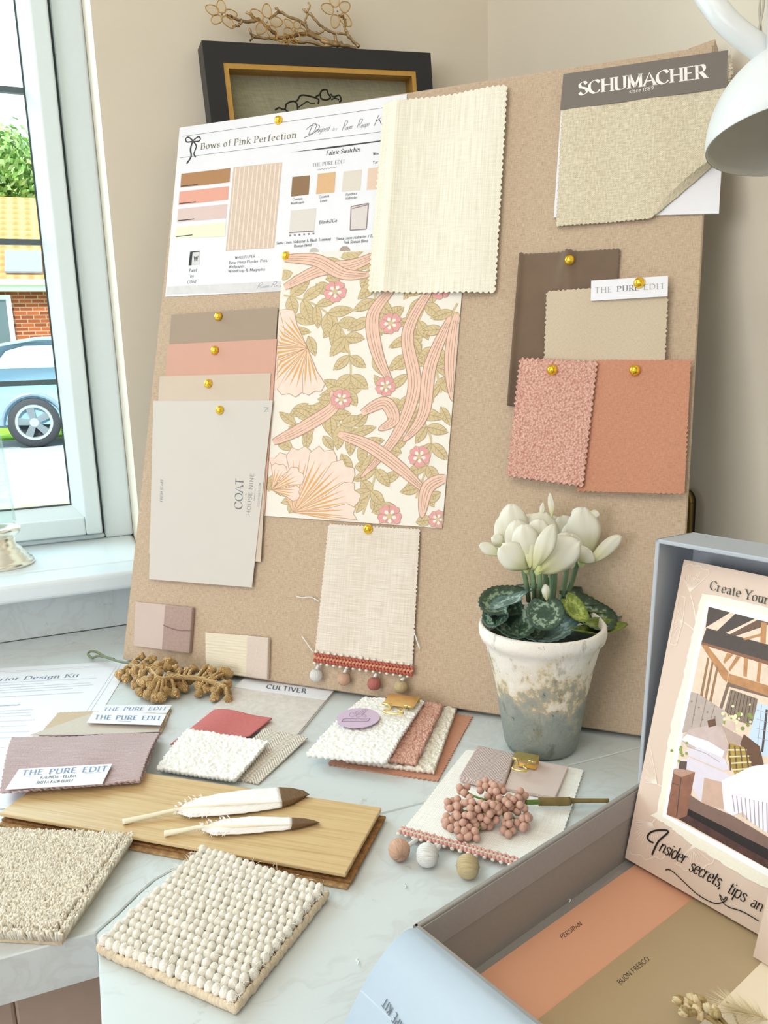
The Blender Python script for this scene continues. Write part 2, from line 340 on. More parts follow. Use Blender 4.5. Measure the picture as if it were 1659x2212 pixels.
structure(m.build('wall_back', WALL))
structure(MB().box((RX, -4, FZ), (RX+.2, WY, CZ)).build('wall_right', WALL))
structure(MB().box((-3, -4, FZ), (-2.8, -1.95, CZ)).box((-3, .05, FZ), (-2.8, WY, CZ)).box((-3, -1.95, FZ), (-2.8, .05, -.05)).box((-3, -1.95, 1.3), (-2.8, .05, CZ)).build('wall_left', WALL))  # opening cut in this unseen wall to let in the added side light
structure(MB().box((-1.2, -4.1, FZ), (1, -4, CZ)).box((-3, -4.1, FZ), (-1.2, -4, -.2)).build('wall_front_light_block', WALL))  # unseen wall added to cut light reaching the back wall, partly open
# window: fixed frame, opening sash, leaded pane, sill
win = bpy.data.objects.new('window_1', None); sc.collection.objects.link(win); win.location = (-.5, 1.2, .08); WLOC['window_1'] = V(win.location); structure(win)
SZ = .0815; FY = 1.20
def ringbox(x0, x1, z0, z1, t, y0, y1, tb=None):
    tb = tb or t; m = MB(); m.box((x1-t, y0, z0), (x1, y1, z1)); m.box((x0, y0, z0), (x0+t, y1, z1)); m.box((x0+t, y0, z0), (x1-t, y1, z0+tb)); m.box((x0+t, y0, z1-t), (x1-t, y1, z1)); return m
bevel(ringbox(WX0, WX1, SZ, WZ1, .040, FY, FY+.05, .008).build('window_frame', UPVC, win), .004, 3)
ringbox(WX0, WX1, SZ, WZ1, .058, FY+.031, FY+.05, .03).build('frame_rebate', UPVC, win)
MX = -.52                                                    # the mullion between two sashes
bevel(MB().box((MX-.03, FY, SZ+.006), (MX+.03, FY+.05, WZ1-.04)).build('mullion', UPVC, win), .004, 3)
for x0, x1 in ((MX+.032, .0225), (WX0+.042, MX-.032)):
    sash = ringbox(x0, x1, SZ+.010, WZ1-.042, .0225, FY-.012, FY+.03, .026).build('sash', UPVC, win); bevel(sash, .003, 3)
    i0, i1, k0, k1 = x0+.0225, x1-.0225, SZ+.036, WZ1-.0645
    bead = MB()                                              # sloping glazing bead
    q = [(i0, k0), (i1, k0), (i1, k1), (i0, k1)]; d = .0165; r_ = [(i0+d, k0+d), (i1-d, k0+d), (i1-d, k1-d), (i0+d, k1-d)]
    bead.add([(a, FY-.008, b) for a, b in q]+[(a, FY+.012, b) for a, b in r_], [(k, (k+1) % 4, (k+1) % 4+4, k+4) for k in range(4)]); bead.build('glazing_bead', UPVC, sash)
    ringbox(i0+d-.001, i1-d+.001, k0+d-.001, k1-d+.001, .0025, FY+.011, FY+.016).build('glazing_seal', SEAL, sash)
    MB().box((i0+d, FY+.014, k0+d), (i1-d, FY+.018, k1-d)).build('pane', glassmat('window_glass'), sash)
    for z in (.690, .499, .3105): MB().box((i0+d, FY+.012, z-.0036), (i1-d, FY+.0195, z+.0036)).build('glazing_bar', LEAD, sash)
    MB().box(((i0+i1)/2-.0036, FY+.012, k0+d), ((i0+i1)/2+.0036, FY+.0195, k1-d)).build('glazing_bar', LEAD, sash)
bevel(MB().box((WX0-.06, .984, SZ-.023), (WX1+.055, WY, SZ)).box((WX0, WY, SZ-.023), (WX1, FY+.05, SZ)).build('window_sill', SILLM, win), .006, 4)
MB().box((MX-.05, FY+.031, SZ+.02), (MX+.05, FY+.05, WZ1-.05)).build('mullion_rebate', UPVC, win)
# ------------------------------------------------------------------ worktops and cabinets
def prism(poly, z0, z1):
    n = len(poly); m = MB(); m.add([(x, y, z0) for x, y in poly]+[(x, y, z1) for x, y in poly], [tuple(range(n-1, -1, -1)), tuple(range(n, 2*n))]+[(k, (k+1) % n, (k+1) % n+n, k+n) for k in range(n)]); return m
JY = .4905; g = .0004
arc = [(-.0185, .4462), (-.006, .4575), (.008, .4725), (.018, .4815), (.030, .4875), (.045, JY)]
o = prism([(-1.9, .4462)]+[(x-g, y+g) for x, y in arc]+[(RX-.001, JY+g), (RX-.001, 1.0268), (-1.9, 1.0268)], -.031, 0).build('worktop', MARBLE)
tag(o, 'pale marble worktop running under the window to the corner', 'worktop', None); bevel(o, .0008, 1)
o = prism([(-.0195, -.9)]+[(RX-.001, -.9), (RX-.001, JY-g)]+[(x+g, y-g) for x, y in reversed(arc)], -.031, 0).build('worktop', MARBLE)
tag(o, 'pale marble worktop coming forward under the open box and loop carpet sample', 'worktop'); bevel(o, .0008, 1)
o = MB().box((-1.9, 1.0272, 0), (.56, WY-.0005, SZ-.0235)).build('upstand', MARBLE); tag(o, 'marble upstand along the wall below the white window sill', 'upstand'); bevel(o, .001, 1)
CAB = solid('taupe_cabinet_paint', '#b09c8e', .45, var=.02); CABD = solid('dark_carcass', '#5d5650', .6)
t = thing('base_cabinet', 'taupe panelled base cabinet below the worktop under the window', 'cabinet', (-.3, .52, FZ))
MB().box((-1.0, .488, FZ), (-.004, 1.02, -.0315)).build('carcass', CABD, t)
for x0, x1 in ((-.995, -.505), (-.5, -.008)):
    y1 = .4875; y0 = .468; d_ = MB(); z0, z1 = FZ+.12, -.036; r_ = .062
    d_.box((x0, y0, z0), (x0+r_, y1, z1)).box((x1-r_, y0, z0), (x1, y1, z1)).box((x0+r_, y0, z0), (x1-r_, y1, z0+r_)).box((x0+r_, y0, z1-r_), (x1-r_, y1, z1))
    dd = d_.build('door', CAB, t); bevel(dd, .002, 2); MB().box((x0+r_, y0+.009, z0+r_), (x1-r_, y1, z1-r_)).build('door_panel', CAB, dd)
t = thing('base_cabinet', 'dark-sided base cabinet under the forward worktop at the inner corner', 'cabinet', (.25, -.2, FZ))
MB().box((.016, -.9, FZ), (RX-.003, .4875, -.0315)).build('carcass', CABD, t); bevel(MB().box((-.002, -.88, FZ+.12), (.0155, .44, -.036)).build('door', CAB, t), .002, 2)
# ------------------------------------------------------------------ outside the window
GZ = -.68
def noisy(name, c1, c2, scale, rough=.9, bump=0.0): 
    m, nt, b = base(name); tc = nd(nt, 'ShaderNodeTexCoord').outputs['Object']; f = noisen(nt, tc, scale, 5, .65)
    nt.links.new(ramp(nt, f, [(.35, c1), (.65, c2)]), b.inputs['Base Color']); b.inputs['Roughness'].default_value = rough; return m
def ground(name, y0, y1, z, mat): structure(MB().box((-14, y0, z-.3), (8, y1, z)).build(name, mat))
ground('trim_1', 1.3, 5.6, GZ-.02, noisy('pale_driveway', '#c9c2b0', '#ddd7c6', 3)); ground('trim_2', 5.6, 6.4, GZ, noisy('roadside_grass', '#7d9a4a', '#c9c8a0', 5))
ground('trim_3', 6.4, 12.6, GZ, noisy('asphalt_road', '#9b9fa3', '#b3b4b5', 6)); ground('trim_4', 12.6, 15.5, GZ+.03, noisy('green_verge', '#6aa01e', '#98c934', 4)); ground('trim_5', 15.5, 40, GZ+.02, noisy('paved_yard', '#b5aa9a', '#c7bcaa', 3))
def brick():
    m, nt, b = base('red_brick'); tc = nd(nt, 'ShaderNodeTexCoord').outputs['Object']; mp = nd(nt, 'ShaderNodeMapping', {'Vector': tc, 'Rotation': (PI/2, 0, 0)})
    br = nd(nt, 'ShaderNodeTexBrick', {'Vector': mp.outputs[0], 'Color1': lin('#a5512b'), 'Color2': lin('#7e3a1f'), 'Mortar': lin('#a98a70'), 'Scale': 1.0, 'Mortar Size': .009, 'Brick Width': .225, 'Row Height': .075})
    nt.links.new(br.outputs[0], b.inputs['Base Color']); b.inputs['Roughness'].default_value = .9; return m
def pantile():
    m, nt, b = base('orange_pantiles'); uv = nd(nt, 'ShaderNodeTexCoord').outputs['UV']; sx = nd(nt, 'ShaderNodeSeparateXYZ', {'Vector': uv})
    a = mathn(nt, 'SINE', mathn(nt, 'MULTIPLY', sx.outputs[0], 2*PI/.24)); c = mathn(nt, 'FRACT', mathn(nt, 'MULTIPLY', sx.outputs[1], 1/.30))
    h = mathn(nt, 'ADD', mathn(nt, 'MULTIPLY', a, .3), mathn(nt, 'MULTIPLY', c, .5)); h2 = mathn(nt, 'ADD', h, mathn(nt, 'MULTIPLY', noisen(nt, uv, 5), .5))
    nt.links.new(ramp(nt, h2, [(.1, '#bf7a46'), (.8, '#dea06a')]), b.inputs['Base Color']); b.inputs['Roughness'].default_value = .9
    bn = nd(nt, 'ShaderNodeBump', {'Height': h, 'Strength': .8, 'Distance': .05}); nt.links.new(bn.outputs[0], b.inputs['Normal']); return m
hs = thing('house', 'brick house with an orange pantile roof across the road', 'house', (-3, 19, GZ))
MB().box((-9, 17, GZ), (4, 24, 2.02)).build('wall', brick(), hs)
ez, ey, rz, ry = 1.98, 16.75, 4.15, 20.5; L_ = math.hypot(ry-ey, rz-ez)
m = MB(); m.add([(-9.3, ey, ez), (4.3, ey, ez), (4.3, ry, rz), (-9.3, ry, rz)], [(0, 1, 2, 3)], 0, [(0, 0), (13.6, 0), (13.6, L_), (0, L_)]); m.add([(-9.3, ry, rz), (4.3, ry, rz), (4.3, 24.25, ez), (-9.3, 24.25, ez)], [(0, 1, 2, 3)], 0, [(0, 0), (13.6, 0), (13.6, L_), (0, L_)])
m.add([(-9, 17, 2.0), (-9, 24, 2.0), (-9, ry, rz-.15)], [(0, 1, 2)]); m.add([(4, 17, 2.0), (4, 24, 2.0), (4, ry, rz-.15)], [(0, 2, 1)]); m.build('roof', pantile(), hs)
WHT = solid('white_gloss_trim', '#e8e8e6', .4)
MB().tube([(-9.3, 16.72, 1.93), (4.3, 16.72, 1.93)], .06, 10).build('gutter', WHT, hs); MB().box((-9.2, 16.78, 1.78), (4.2, 17.0, 1.9)).build('fascia', WHT, hs)
sd = V((0, ry-ey, rz-ez)).normalized(); sn = V((0, -sd.z, sd.y)); p0 = V((-.93, ey, ez))+sd*.22+sn*.03
m = MB().obox(p0, (.66, 0, 0), sd*.98, sn*.04); sp_ = m.build('solar_panel', solid('dark_solar_glass', '#8397a3', .15, .1, coat=1), hs)
for x0, x1, z0, z1 in ((-1.95, -.885, .62, 1.72), (-.22, .9, .66, 1.6)):
    f_ = MB().box((x0, 16.93, z0), (x1, 17.02, z1)).build('window', WHT, hs); MB().box((x0+.09, 16.92, z0+.09), (x1-.09, 16.935, z1-.09)).build('pane', solid('dim_window_glass', '#5d6a70', .1), f_)
def leaf_tree(name, label, x, y, h, r, n, seed):
    rnd = random.Random(seed); t = thing(name, label, 'tree', (x, y, GZ)); MB().tube([(x, y, GZ), (x+.1, y, GZ+h*.4), (x-.1, y, GZ+h*.75)], [.2, .15, .06], 8).build('trunk', solid('grey_bark', '#6d6253', .9), t)
    m = MB(); bl = [(V((rnd.gauss(0, .45), rnd.gauss(0, .4), rnd.uniform(-.8, .9)))*r, rnd.uniform(.35, .6)*r) for _ in range(26)]
    for k in range(n):
        c, rr = bl[k % len(bl)]; d = V((rnd.gauss(0, 1), rnd.gauss(0, 1), rnd.gauss(0, 1))).normalized(); p = V((x, y, GZ+h*.72))+c+d*rr*rnd.uniform(.6, 1); a = d.orthogonal().normalized()*rnd.uniform(.06, .15); b_ = a.cross(d+V((rnd.random(), rnd.random(), 0))).normalized()*rnd.uniform(.05, .1)
        m.add([p-a, p-b_, p+a, p+b_], [(0, 1, 2, 3)], rnd.randrange(2))
    m.build('foliage', [solid('leaf_green', '#7fa652', .6, var=.3, vscale=2), solid('light_leaf_green', '#b2cf86', .6, var=.3, vscale=2)], t)
leaf_tree('tree', 'green leafy tree rising behind the orange roof outside', -1.0, 26, 7.6, 2.0, 6000, 3)
# car seen past the sash: body, glass, wheels
def car(cx, cy):
    t = thing('car', 'light blue car parked on the road outside the window', 'car', (cx+1.2, cy+.8, GZ)); P = CARP = [(-.74, .36), (-.78, .55), (-.76, .82), (-.70, .98), (-.52, 1.16), (-.30, 1.34), (.1, 1.41), (1.0, 1.44), (1.6, 1.36), (2.25, .98), (2.9, .90), (3.2, .74), (3.27, .45), (3.2, .28), (.6, .24), (-.6, .28)]
    blue = solid('pale_blue_car_paint', '#a6cde0', .22, .3, .02, coat=.8); n = len(P); m = MB(); rows = [(.0, .93), (.06, 1.0), (1.58, 1.0), (1.64, .93)]
    vs_ = []
    for yy, k in rows:
        for px, pz in P: vs_.append((cx+1.2+(px-1.2)*(.97+.03*k), cy+yy+(.16 if pz > 1.0 and yy < .8 else -.16 if pz > 1.0 else 0)*min(1, (pz-.98)/.4), GZ+.8+(pz-.8)*k))
    fs = [tuple(range(n-1, -1, -1))[::-1], tuple(range(3*n, 4*n))[::-1]]
    for r_ in range(3):
        for k in range(n): fs.append((r_*n+k, r_*n+(k+1) % n, (r_+1)*n+(k+1) % n, (r_+1)*n+k))
    b = m.add(vs_, fs).build('body', blue, t, True)
    gl = solid('car_window_glass', '#a9c3cc', .05, .1, coat=1)
    def yat(z): return cy-.006+.16*min(1, max(0, (z-.98)/.4))+.035*max(0, (z-1.0))
    for q in ([(-.42, 1.02), (.35, 1.02), (.35, 1.30), (-.02, 1.30), (-.24, 1.24)], [(.42, 1.02), (1.15, 1.02), (1.15, 1.33), (.42, 1.33)], [(1.22, 1.02), (2.0, 1.02), (1.6, 1.28), (1.22, 1.33)]):
        MB().add([(cx+a, yat(z)-.012, GZ+z) for a, z in q], [tuple(range(len(q)))]).build('window', gl, t)
    MB().box((cx-.8, cy-.006, GZ+.50), (cx-.55, cy+.3, GZ+.58)).build('bumper_trim', solid('grey_bumper', '#6f7d88', .5), t)
    rub = solid('tyre_rubber', '#3b3c3f', .8); al = solid('silver_alloy', '#c3cbd0', .3, .7)
    for wx in (0, 2.5):
        c = V((cx+wx, cy, GZ+.325)); m = MB(); m.lathe([(.20, -.02), (.30, -.03), (.325, .02), (.325, .16), (.30, .19), (.2, .19)], c, (0, 1, 0), 40); wl = m.build('wheel', rub, t, True)
        a_ = MB(); a_.lathe([(.235, -.015), (.225, -.032), (.195, -.03), (.185, .02)], c, (0, 1, 0), 40); a_.lathe([(.001, -.03), (.055, -.028), (.06, .0)], c, (0, 1, 0), 20)
        for k in range(5):
            th = 2*PI*k/5+.5; d = V((math.cos(th), 0, math.sin(th))); s_ = V((-math.sin(th), 0, math.cos(th)))
            a_.add([c+d*.03-s_*.035+V((0, -.026, 0)), c+d*.2-s_*.05+V((0, -.022, 0)), c+d*.2+s_*.05+V((0, -.022, 0)), c+d*.03+s_*.035+V((0, -.026, 0))], [(0, 1, 2, 3), (3, 2, 1, 0)])
        a_.build('alloy_rim', al, wl); MB().lathe([(.001, .03), (.2, .03)], c, (0, 1, 0), 30).build('brake_recess', solid('dark_wheel_recess', '#2a2d30', .8), wl)
        MB().tube([c+V((.38*math.cos(k*PI/14), -.012, .38*math.sin(k*PI/14)-.02)) for k in range(15)], .03, 8).build('wheel_arch', solid('grey_arch_trim', '#8193a2', .4), t)
car(-.48, 11.15)
# ------------------------------------------------------------------ the leaning pinboard and what is pinned to it
def bq(pts, off): return [BD.P(x, y, off) for x, y in pts]
LINEN = weave('oatmeal_linen', '#a98f77', '#d3bea5', 1500, 1500, 190, 190, .5, .0005, .9, .5, .0011, .2)
bt = thing('pinboard', 'large square linen-covered pinboard leaning across the corner behind everything', 'pinboard', BD.L(.3, 0, -.008))
BDR = BD.L((BD.P(1487, 1060)-BDO).dot(BD.e1)-.001, 0); bl_, br_, tr_, tl_ = BD.L(0, 0), BDR, BD.P(1541, 96), BD.P(388, 276)
def boardmesh():
    n = BD.n; th = .0165; r = .0015; N = 24; m = MB(); c = [bl_, br_, tr_, tl_]; ctr = sum(c, V())/4
    fr = c; ed = [p+(ctr-p).normalized()*r for p in c]
    vs_ = ed+[p-n*r for p in c]+[p-n*th for p in c]
    uvf = lambda p: ((p-bl_).dot(BD.e1), (p-bl_).dot(BD.e2))
    fs = [(0, 1, 2, 3)]+[(k+4, (k+1) % 4+4, (k+1) % 4, k) for k in range(4)]+[(k+8, (k+1) % 4+8, (k+1) % 4+4, k+4) for k in range(4)]+[(11, 10, 9, 8)]
    uv = [uvf(p) for p in vs_]
    for i in range(8, 12): p = vs_[i]; d = (p-ctr); uv[i] = (uv[i][0]+(.016 if d.dot(BD.e1) > 0 else -.016), uv[i][1]+(.016 if d.dot(BD.e2) > 0 else -.016))
    return m.add(vs_, fs, 0, uv)
boardmesh().build('board', LINEN, bt)
fold = tr_+BD.e2*.002-BD.n*.002                               # folded cloth corner standing proud
MB().add([fold-BD.e1*.02-BD.e2*.0005, fold+BD.e1*.0005-BD.e2*.012, fold+BD.e1*.001+BD.e2*.004, fold-BD.n*.012+BD.e1*.004+BD.e2*.002, fold-BD.n*.012+BD.e1*.004-BD.e2*.012, fold-BD.n*.012-BD.e1*.02], [(0, 1, 2), (2, 1, 4, 3), (0, 2, 3, 5)]).build('folded_corner', LINEN, bt)
# push pins: domed brass heads, one built and copied
PINSRC = []
def pin(px, py, off, label, tilt=0.0):
    p = BD.P(px, py, off); M = Matrix((BD.e1, BD.e2, BD.n)).transposed().to_4x4() @ Matrix.Rotation(tilt, 4, 'Y'); M.translation = p
    if not PINSRC:
        e = thing('push_pin', label, 'push pin', (0, 0, 0), 'brass push pins on the linen board')
        h = MB().lathe([(.0001, .0047), (.0016, .0045), (.0031, .0037), (.0043, .0022), (.0049, .0006), (.0048, .0), (.0040, -.0002), (.0006, -.0002)], seg=28).build('pin_head', BRASS, e, True)
        MB().lathe([(.0006, 0), (.0005, -.006), (.0001, -.008)], seg=8).build('pin_shaft', BRASS, e, True); PINSRC.append(e); e.matrix_world = M; return e
    e = PINSRC[0].copy(); sc.collection.objects.link(e); e['label'] = label; e.matrix_world = M
    for ch in PINSRC[0].children: c = ch.copy(); sc.collection.objects.link(c); c.parent = e
    return e
# printed A4 concept sheet
A_TL, A_TR, A_BL = BD.P(388, 276, .0007), BD.P(879, 203, .0007), BD.P(357, 641, .0007)
o = sheet([A_TL, A_TR, A_TR+A_BL-A_TL, A_BL], .0003, .02).build('concept_sheet', PAPER); tag(o, 'white printed concept sheet pinned at the top left of the board', 'paper')
q = lambda x, y: (340+x/3.19, 200+y/3.19)
g = GR(BD, .0008); P_ = lambda *a: [q(*p) for p in a]
LG = solid('light_grey_print', '#d6d3d3', .6)
g.line(P_((170, 303), (1560, 104)), .0005, GREYINK); g.line(P_((155, 450), (1545, 269)), .0005, GREYINK)
g.poly(P_((905, 413), (1200, 372), (1540, 329), (1540, 337), (1200, 384)), INK)
g.line(P_((243, 330), (215, 308), (196, 318), (203, 340), (243, 336)), .0016, INK, True); g.line(P_((243, 333), (280, 305), (296, 316), (285, 335), (243, 338)), .0016, INK, True)
g.line(P_((242, 338), (228, 390), (232, 440), (202, 490)), .0022, INK, True); g.line(P_((248, 338), (268, 370), (252, 420), (264, 446)), .0016, INK, True)
BROWNINK = solid('olive_ink', '#6f6a4c', .6)
g.text('Bows of Pink Perfection', q(297, 392), q(955, 311), q(301, 350), BROWNINK, .17, .8, True, 0, 1, .14)
for t_, a, b, c in (('Designed', (1035, 290), (1180, 262), (1062, 218)), ('by', (1205, 262), (1240, 255), (1215, 222)), ('Room', (1268, 262), (1338, 250), (1290, 196)), ('Recipe', (1368, 250), (1456, 230), (1390, 186)), ('Kit', (1482, 232), (1575, 215), (1510, 158))):
    g.text(t_, q(*a), q(*b), q(*c), INK, .055, .4, False, .05, .5, .02)
g.line(P_((1010, 310), (1060, 290), (1110, 250), (1112, 225), (1060, 228), (1025, 255)), .0006, INK, True)
g.text('Fabric Swatches', q(1163, 432), q(1397, 403), q(1166, 402), INK, .17, .75, True, .08, 1, .06)
g.text('THE PURE EDIT', q(1067, 512), q(1292, 486), q(1068, 488), GREYINK, .17, .8, True, 0, 1, .16)
g.line([q(1100+k*6, 531-k*.75+4*math.sin(k*1.9)) for k in range(24)], .0004, GREYINK, True, 3)
for pts, c in ((((930, 582), (1052, 570), (1042, 703), (920, 717)), '#8a6a48'), (((1105, 560), (1228, 547), (1220, 688), (1093, 700)), '#d6ad80'), (((1283, 545), (1410, 530), (1398, 673), (1270, 683)), '#d8cfc2'), (((1452, 522), (1560, 510), (1550, 664), (1442, 672)), '#e0c4ae'),
               (((920, 812), (1095, 797), (1080, 950), (908, 962)), '#d7d0c8'), (((1335, 785), (1455, 763), (1440, 940), (1328, 948)), '#d6ccc8')):
    g.poly(P_(*pts), solid('printed_tint', c, .6, var=.03, vscale=800))
for a, b in (((1335, 785), (1455, 763)), ((1455, 763), (1440, 940)), ((1440, 940), (1328, 948)), ((1328, 948), (1335, 785)), ((1342, 800), (1450, 772))): g.line(P_(a, b), .0012, solid('mauve_print', '#8d7c80', .6))
g.poly(P_((908, 962), (1080, 950), (1079, 958), (907, 970)), MT['mauve_print'])
for k in range(6): g.disc(q(915+k*32, 985-k*2.6), 2.2, MT['mauve_print'])
for t_, a, b, hh in (('Cosmos', (930, 745), (998, 738), 18), ('Mushroom', (918, 772), (1010, 762), 18), ('Cosmos', (1112, 728), (1183, 720), 18), ('Linen', (1120, 756), (1170, 750), 18), ('Pandora', (1297, 712), (1375, 702), 18), ('Alabaster', (1292, 738), (1378, 728), 18),
    ('Blinds2Go', (1115, 907), (1238, 892), 24), ('Siena Linen Alabaster & Blush Trimmed', (820, 1047), (1193, 1018), 20), ('Roman Blind', (940, 1068), (1060, 1058), 20), ('Siena Linen Alabaster / Blush', (1232, 1018), (1520, 994), 20), ('Pink Roman Blind', (1282, 1042), (1450, 1030), 20),
    ('Paint', (217, 1238), (272, 1232), 22), ('by', (226, 1276), (250, 1272), 22), ('COAT', (205, 1316), (270, 1310), 20), ('WALLPAPER', (533, 1146), (673, 1136), 18), ('Bow Peep Plaster Pink', (492, 1182), (757, 1166), 19), ('Wallpaper,', (490, 1211), (605, 1203), 19), ('Woodchip & Magnolia', (487, 1240), (740, 1226), 19), ('Wov', (1485, 432), (1525, 427), 20), ('Yar', (1483, 492), (1520, 487), 20)):
    g.text(t_, q(*a), q(*b), q(a[0]+2, a[1]-hh), INK, .15, .6, False, 0, 1, .08)
for pts, c in ((((165, 560), (503, 520), (497, 617), (158, 655)), '#ab7c50'), (((153, 683), (492, 645), (485, 738), (145, 775)), '#e0a08c'), (((142, 802), (482, 768), (473, 865), (135, 893)), '#d8bfb8'), (((130, 925), (472, 892), (465, 992), (122, 1003)), '#e9eac9')):
    g.poly(P_(*pts), solid('printed_paint_chip', c, .6, var=.01)); x0, y0 = pts[3]; g.line(P_((x0+6, y0-10), (x0+120, y0-22)), .0011, INK)
g.poly(P_((525, 515), (860, 480), (803, 1070), (470, 1090)), solid('printed_blush_panel', '#d3bcaa', .6, var=.05, vscale=300))
ST = solid('printed_pale_stripe', '#ecd9c8', .6)
for k in range(11): a = (k+.5)/11; g.line(P_((525+335*a, 520-35*a), (470+333*a, 1086-20*a)), .0011, ST)
g.poly(P_((225, 1100), (292, 1093), (288, 1186), (215, 1192)), LG); g.poly(P_((225, 1100), (243, 1098), (235, 1190), (215, 1192)), BLACK); g.line(P_((225, 1100), (292, 1093)), .0012, INK); g.text('W', q(250, 1165), q(280, 1161), q(251, 1128), INK, .16, .6, False)
g.poly(P_((70, 1337), (900, 1297), (895, 1363), (60, 1389)), LG); g.text('Room Recipe Kit', q(680, 1350), q(935, 1330), q(700, 1312), INK, .06, .4, False, .1, .55, .03)
g.disc(q(1080, 1102), 10.5, solid('printed_dot_grey', '#c3bbb4', .6)); g.disc(q(1292, 1095), 12, solid('printed_dot_brown', '#a8988c', .6))
g.build('printed_design', o)
pin(602, 260, .0008, 'brass push pin at the top edge of the white concept sheet')
# wallpaper sample with a generic floral print
WQ = [(612, 547), (1006, 533), (955, 1141), (571, 1114)]; o = sheet(bq(WQ, .0016), .0004, .02).build('wallpaper_sample', paper('cream_wallpaper', '#e8e2d6', .6)); tag(o, 'floral wallpaper sample in pink and gold at the centre of the board', 'wallpaper')
wt_ = lambda u, v: (lambda a, b: (a[0]*(1-v)+b[0]*v, a[1]*(1-v)+b[1]*v))((WQ[0][0]*(1-u)+WQ[1][0]*u, WQ[0][1]*(1-u)+WQ[1][1]*u), (WQ[3][0]*(1-u)+WQ[2][0]*u, WQ[3][1]*(1-u)+WQ[2][1]*u))
g = GR(BD, .0017); LEAF = solid('gold_leaf_print', '#cdb78c', .6); LEAFD = solid('olive_vein_print', '#ab966c', .6); PK = solid('salmon_ribbon_print', '#e6bfaa', .6); PKD = solid('ribbon_line_print', '#b3957b', .6); RO = solid('rose_petal_print', '#dd9c98', .6); BL2 = solid('blush_bloom_print', '#efd3c4', .6); OC = solid('ochre_bloom_print', '#d8a66c', .6); CRM = MT['cream_wallpaper']
AR = 608/390.
def clipuv(P): return [(min(max(x, .004), .996), min(max(y, .004), .996)) for x, y in P]
def wpoly(P, m): g.poly([wt_(*p) for p in clipuv(P)], m)
def wline(P, wd, m): 
    P = [p for p in P if 0 < p[0] < 1 and 0 < p[1] < 1]
    if len(P) > 1: g.line([wt_(*p) for p in P], wd, m)
def wleaf(u, v, a, L, wd, m=None, ln=None):
    c, s_ = math.cos(a), math.sin(a); T = lambda x, y: (u+(x*c-y*s_), v+(x*s_+y*c)/AR)
    if not (-.02 < u < 1.02 and -.02 < v < 1.02): return
    g.layer()
    o1 = [T(L*t, wd*math.sin(PI*t)**.8*(1-.35*t)) for t in [k/10 for k in range(11)]]; o2 = [T(L*t, -wd*math.sin(PI*t)**.8*(1-.35*t)) for t in [k/10 for k in range(9, 0, -1)]]
    wpoly(o1+o2, m or LEAF); wline(o1, .0006, ln or LEAFD); wline(o2, .0006, ln or LEAFD); wline([T(0, 0), T(L*.9, 0)], .0007, ln or LEAFD)
    for t in (.25, .42, .6, .75):
        for sg in (1, -1): wline([T(L*t, 0), T(L*(t+.12), sg*wd*.6*math.sin(PI*t))], .0005, ln or LEAFD)
def wribbon(P, wd):
    g.layer(); pp = [(p.x, p.y) for p in spline([(x, y, 0) for x, y in P], 10)]; n = len(pp); A_, B_ = [], []
    for i, p in enumerate(pp):
        a, b = pp[max(i-1, 0)], pp[min(i+1, n-1)]; dx, dy = b[0]-a[0], (b[1]-a[1])*AR; l = math.hypot(dx, dy) or 1; k = wd*(math.sin(PI*min(1, .08+i/(n-1)*.92))**.6); A_.append((p[0]-dy/l*k, p[1]+dx/l*k/AR)); B_.append((p[0]+dy/l*k, p[1]-dx/l*k/AR))
    for i in range(n-1): wpoly([A_[i], A_[i+1], B_[i+1], B_[i]], PK)
    wline(A_, .0008, PKD); wline(B_, .0008, PKD)
    for f in (.3, .5, .72): wline([(a[0]*(1-f)+b[0]*f, a[1]*(1-f)+b[1]*f) for a, b in zip(A_, B_)][2:-3], .0005, PKD)
def wflower(u, v, r, a0):
    for k in range(5):
        g.layer()
        a = a0+k*2*PI/5; P = [(u+r*math.cos(a+d)*s_, v+r*math.sin(a+d)*s_/AR) for d, s_ in ((-.3, .12), (-.62, .62), (-.56, .92), (-.28, 1.06), (0, .95), (.28, 1.06), (.56, .92), (.62, .62), (.3, .12))]
        if any(0 < p[0] < 1 and 0 < p[1] < 1 for p in P): wpoly(P, RO); wline(P, .0005, PKD); wpoly([(u, v), (u+r*.5*math.cos(a-.34), v+r*.5*math.sin(a-.34)/AR), (u+r*.62*math.cos(a), v+r*.62*math.sin(a)/AR), (u+r*.5*math.cos(a+.34), v+r*.5*math.sin(a+.34)/AR)], CRM)
    g.layer(); wpoly([(u+r*.24*math.cos(k*.6), v+r*.26*math.sin(k*.6)/AR) for k in range(10)], LEAF)
def wbloom(u, v, R, a0, sp, n):
    for k in range(n):
        g.layer(); a = a0+sp*(k/(n-1)-.5); rr = R*(1-.18*abs(k/(n-1)-.5)*2); wd = sp/n*.75
        P = [(u, v)]+[(u+rr*s_*math.cos(a+d*wd), v+rr*s_*math.sin(a+d*wd)/AR) for d, s_ in ((-.8, .55), (-1, .85), (-.6, .97), (-.2, .93), (.2, 1.0), (.6, .95), (1, .85), (.8, .55))]
        wpoly(P, BL2); wline(P+[P[0]], .0007, PKD)
        for f in (-.5, 0, .5): wpoly([(u, v), (u+rr*.5*math.cos(a+(f-.14)*wd), v+rr*.5*math.sin(a+(f-.14)*wd)/AR), (u+rr*.8*math.cos(a+f*wd), v+rr*.8*math.sin(a+f*wd)/AR), (u+rr*.5*math.cos(a+(f+.14)*wd), v+rr*.5*math.sin(a+(f+.14)*wd)/AR)], OC)
rw = random.Random(11)
for i in range(9):
    for j in range(11):
        if rw.random() < .8: wleaf((i+rw.uniform(.1, .9))/9, (j+rw.uniform(.1, .9))/11, rw.uniform(0, 6.28), rw.uniform(.10, .14), rw.uniform(.03, .042))
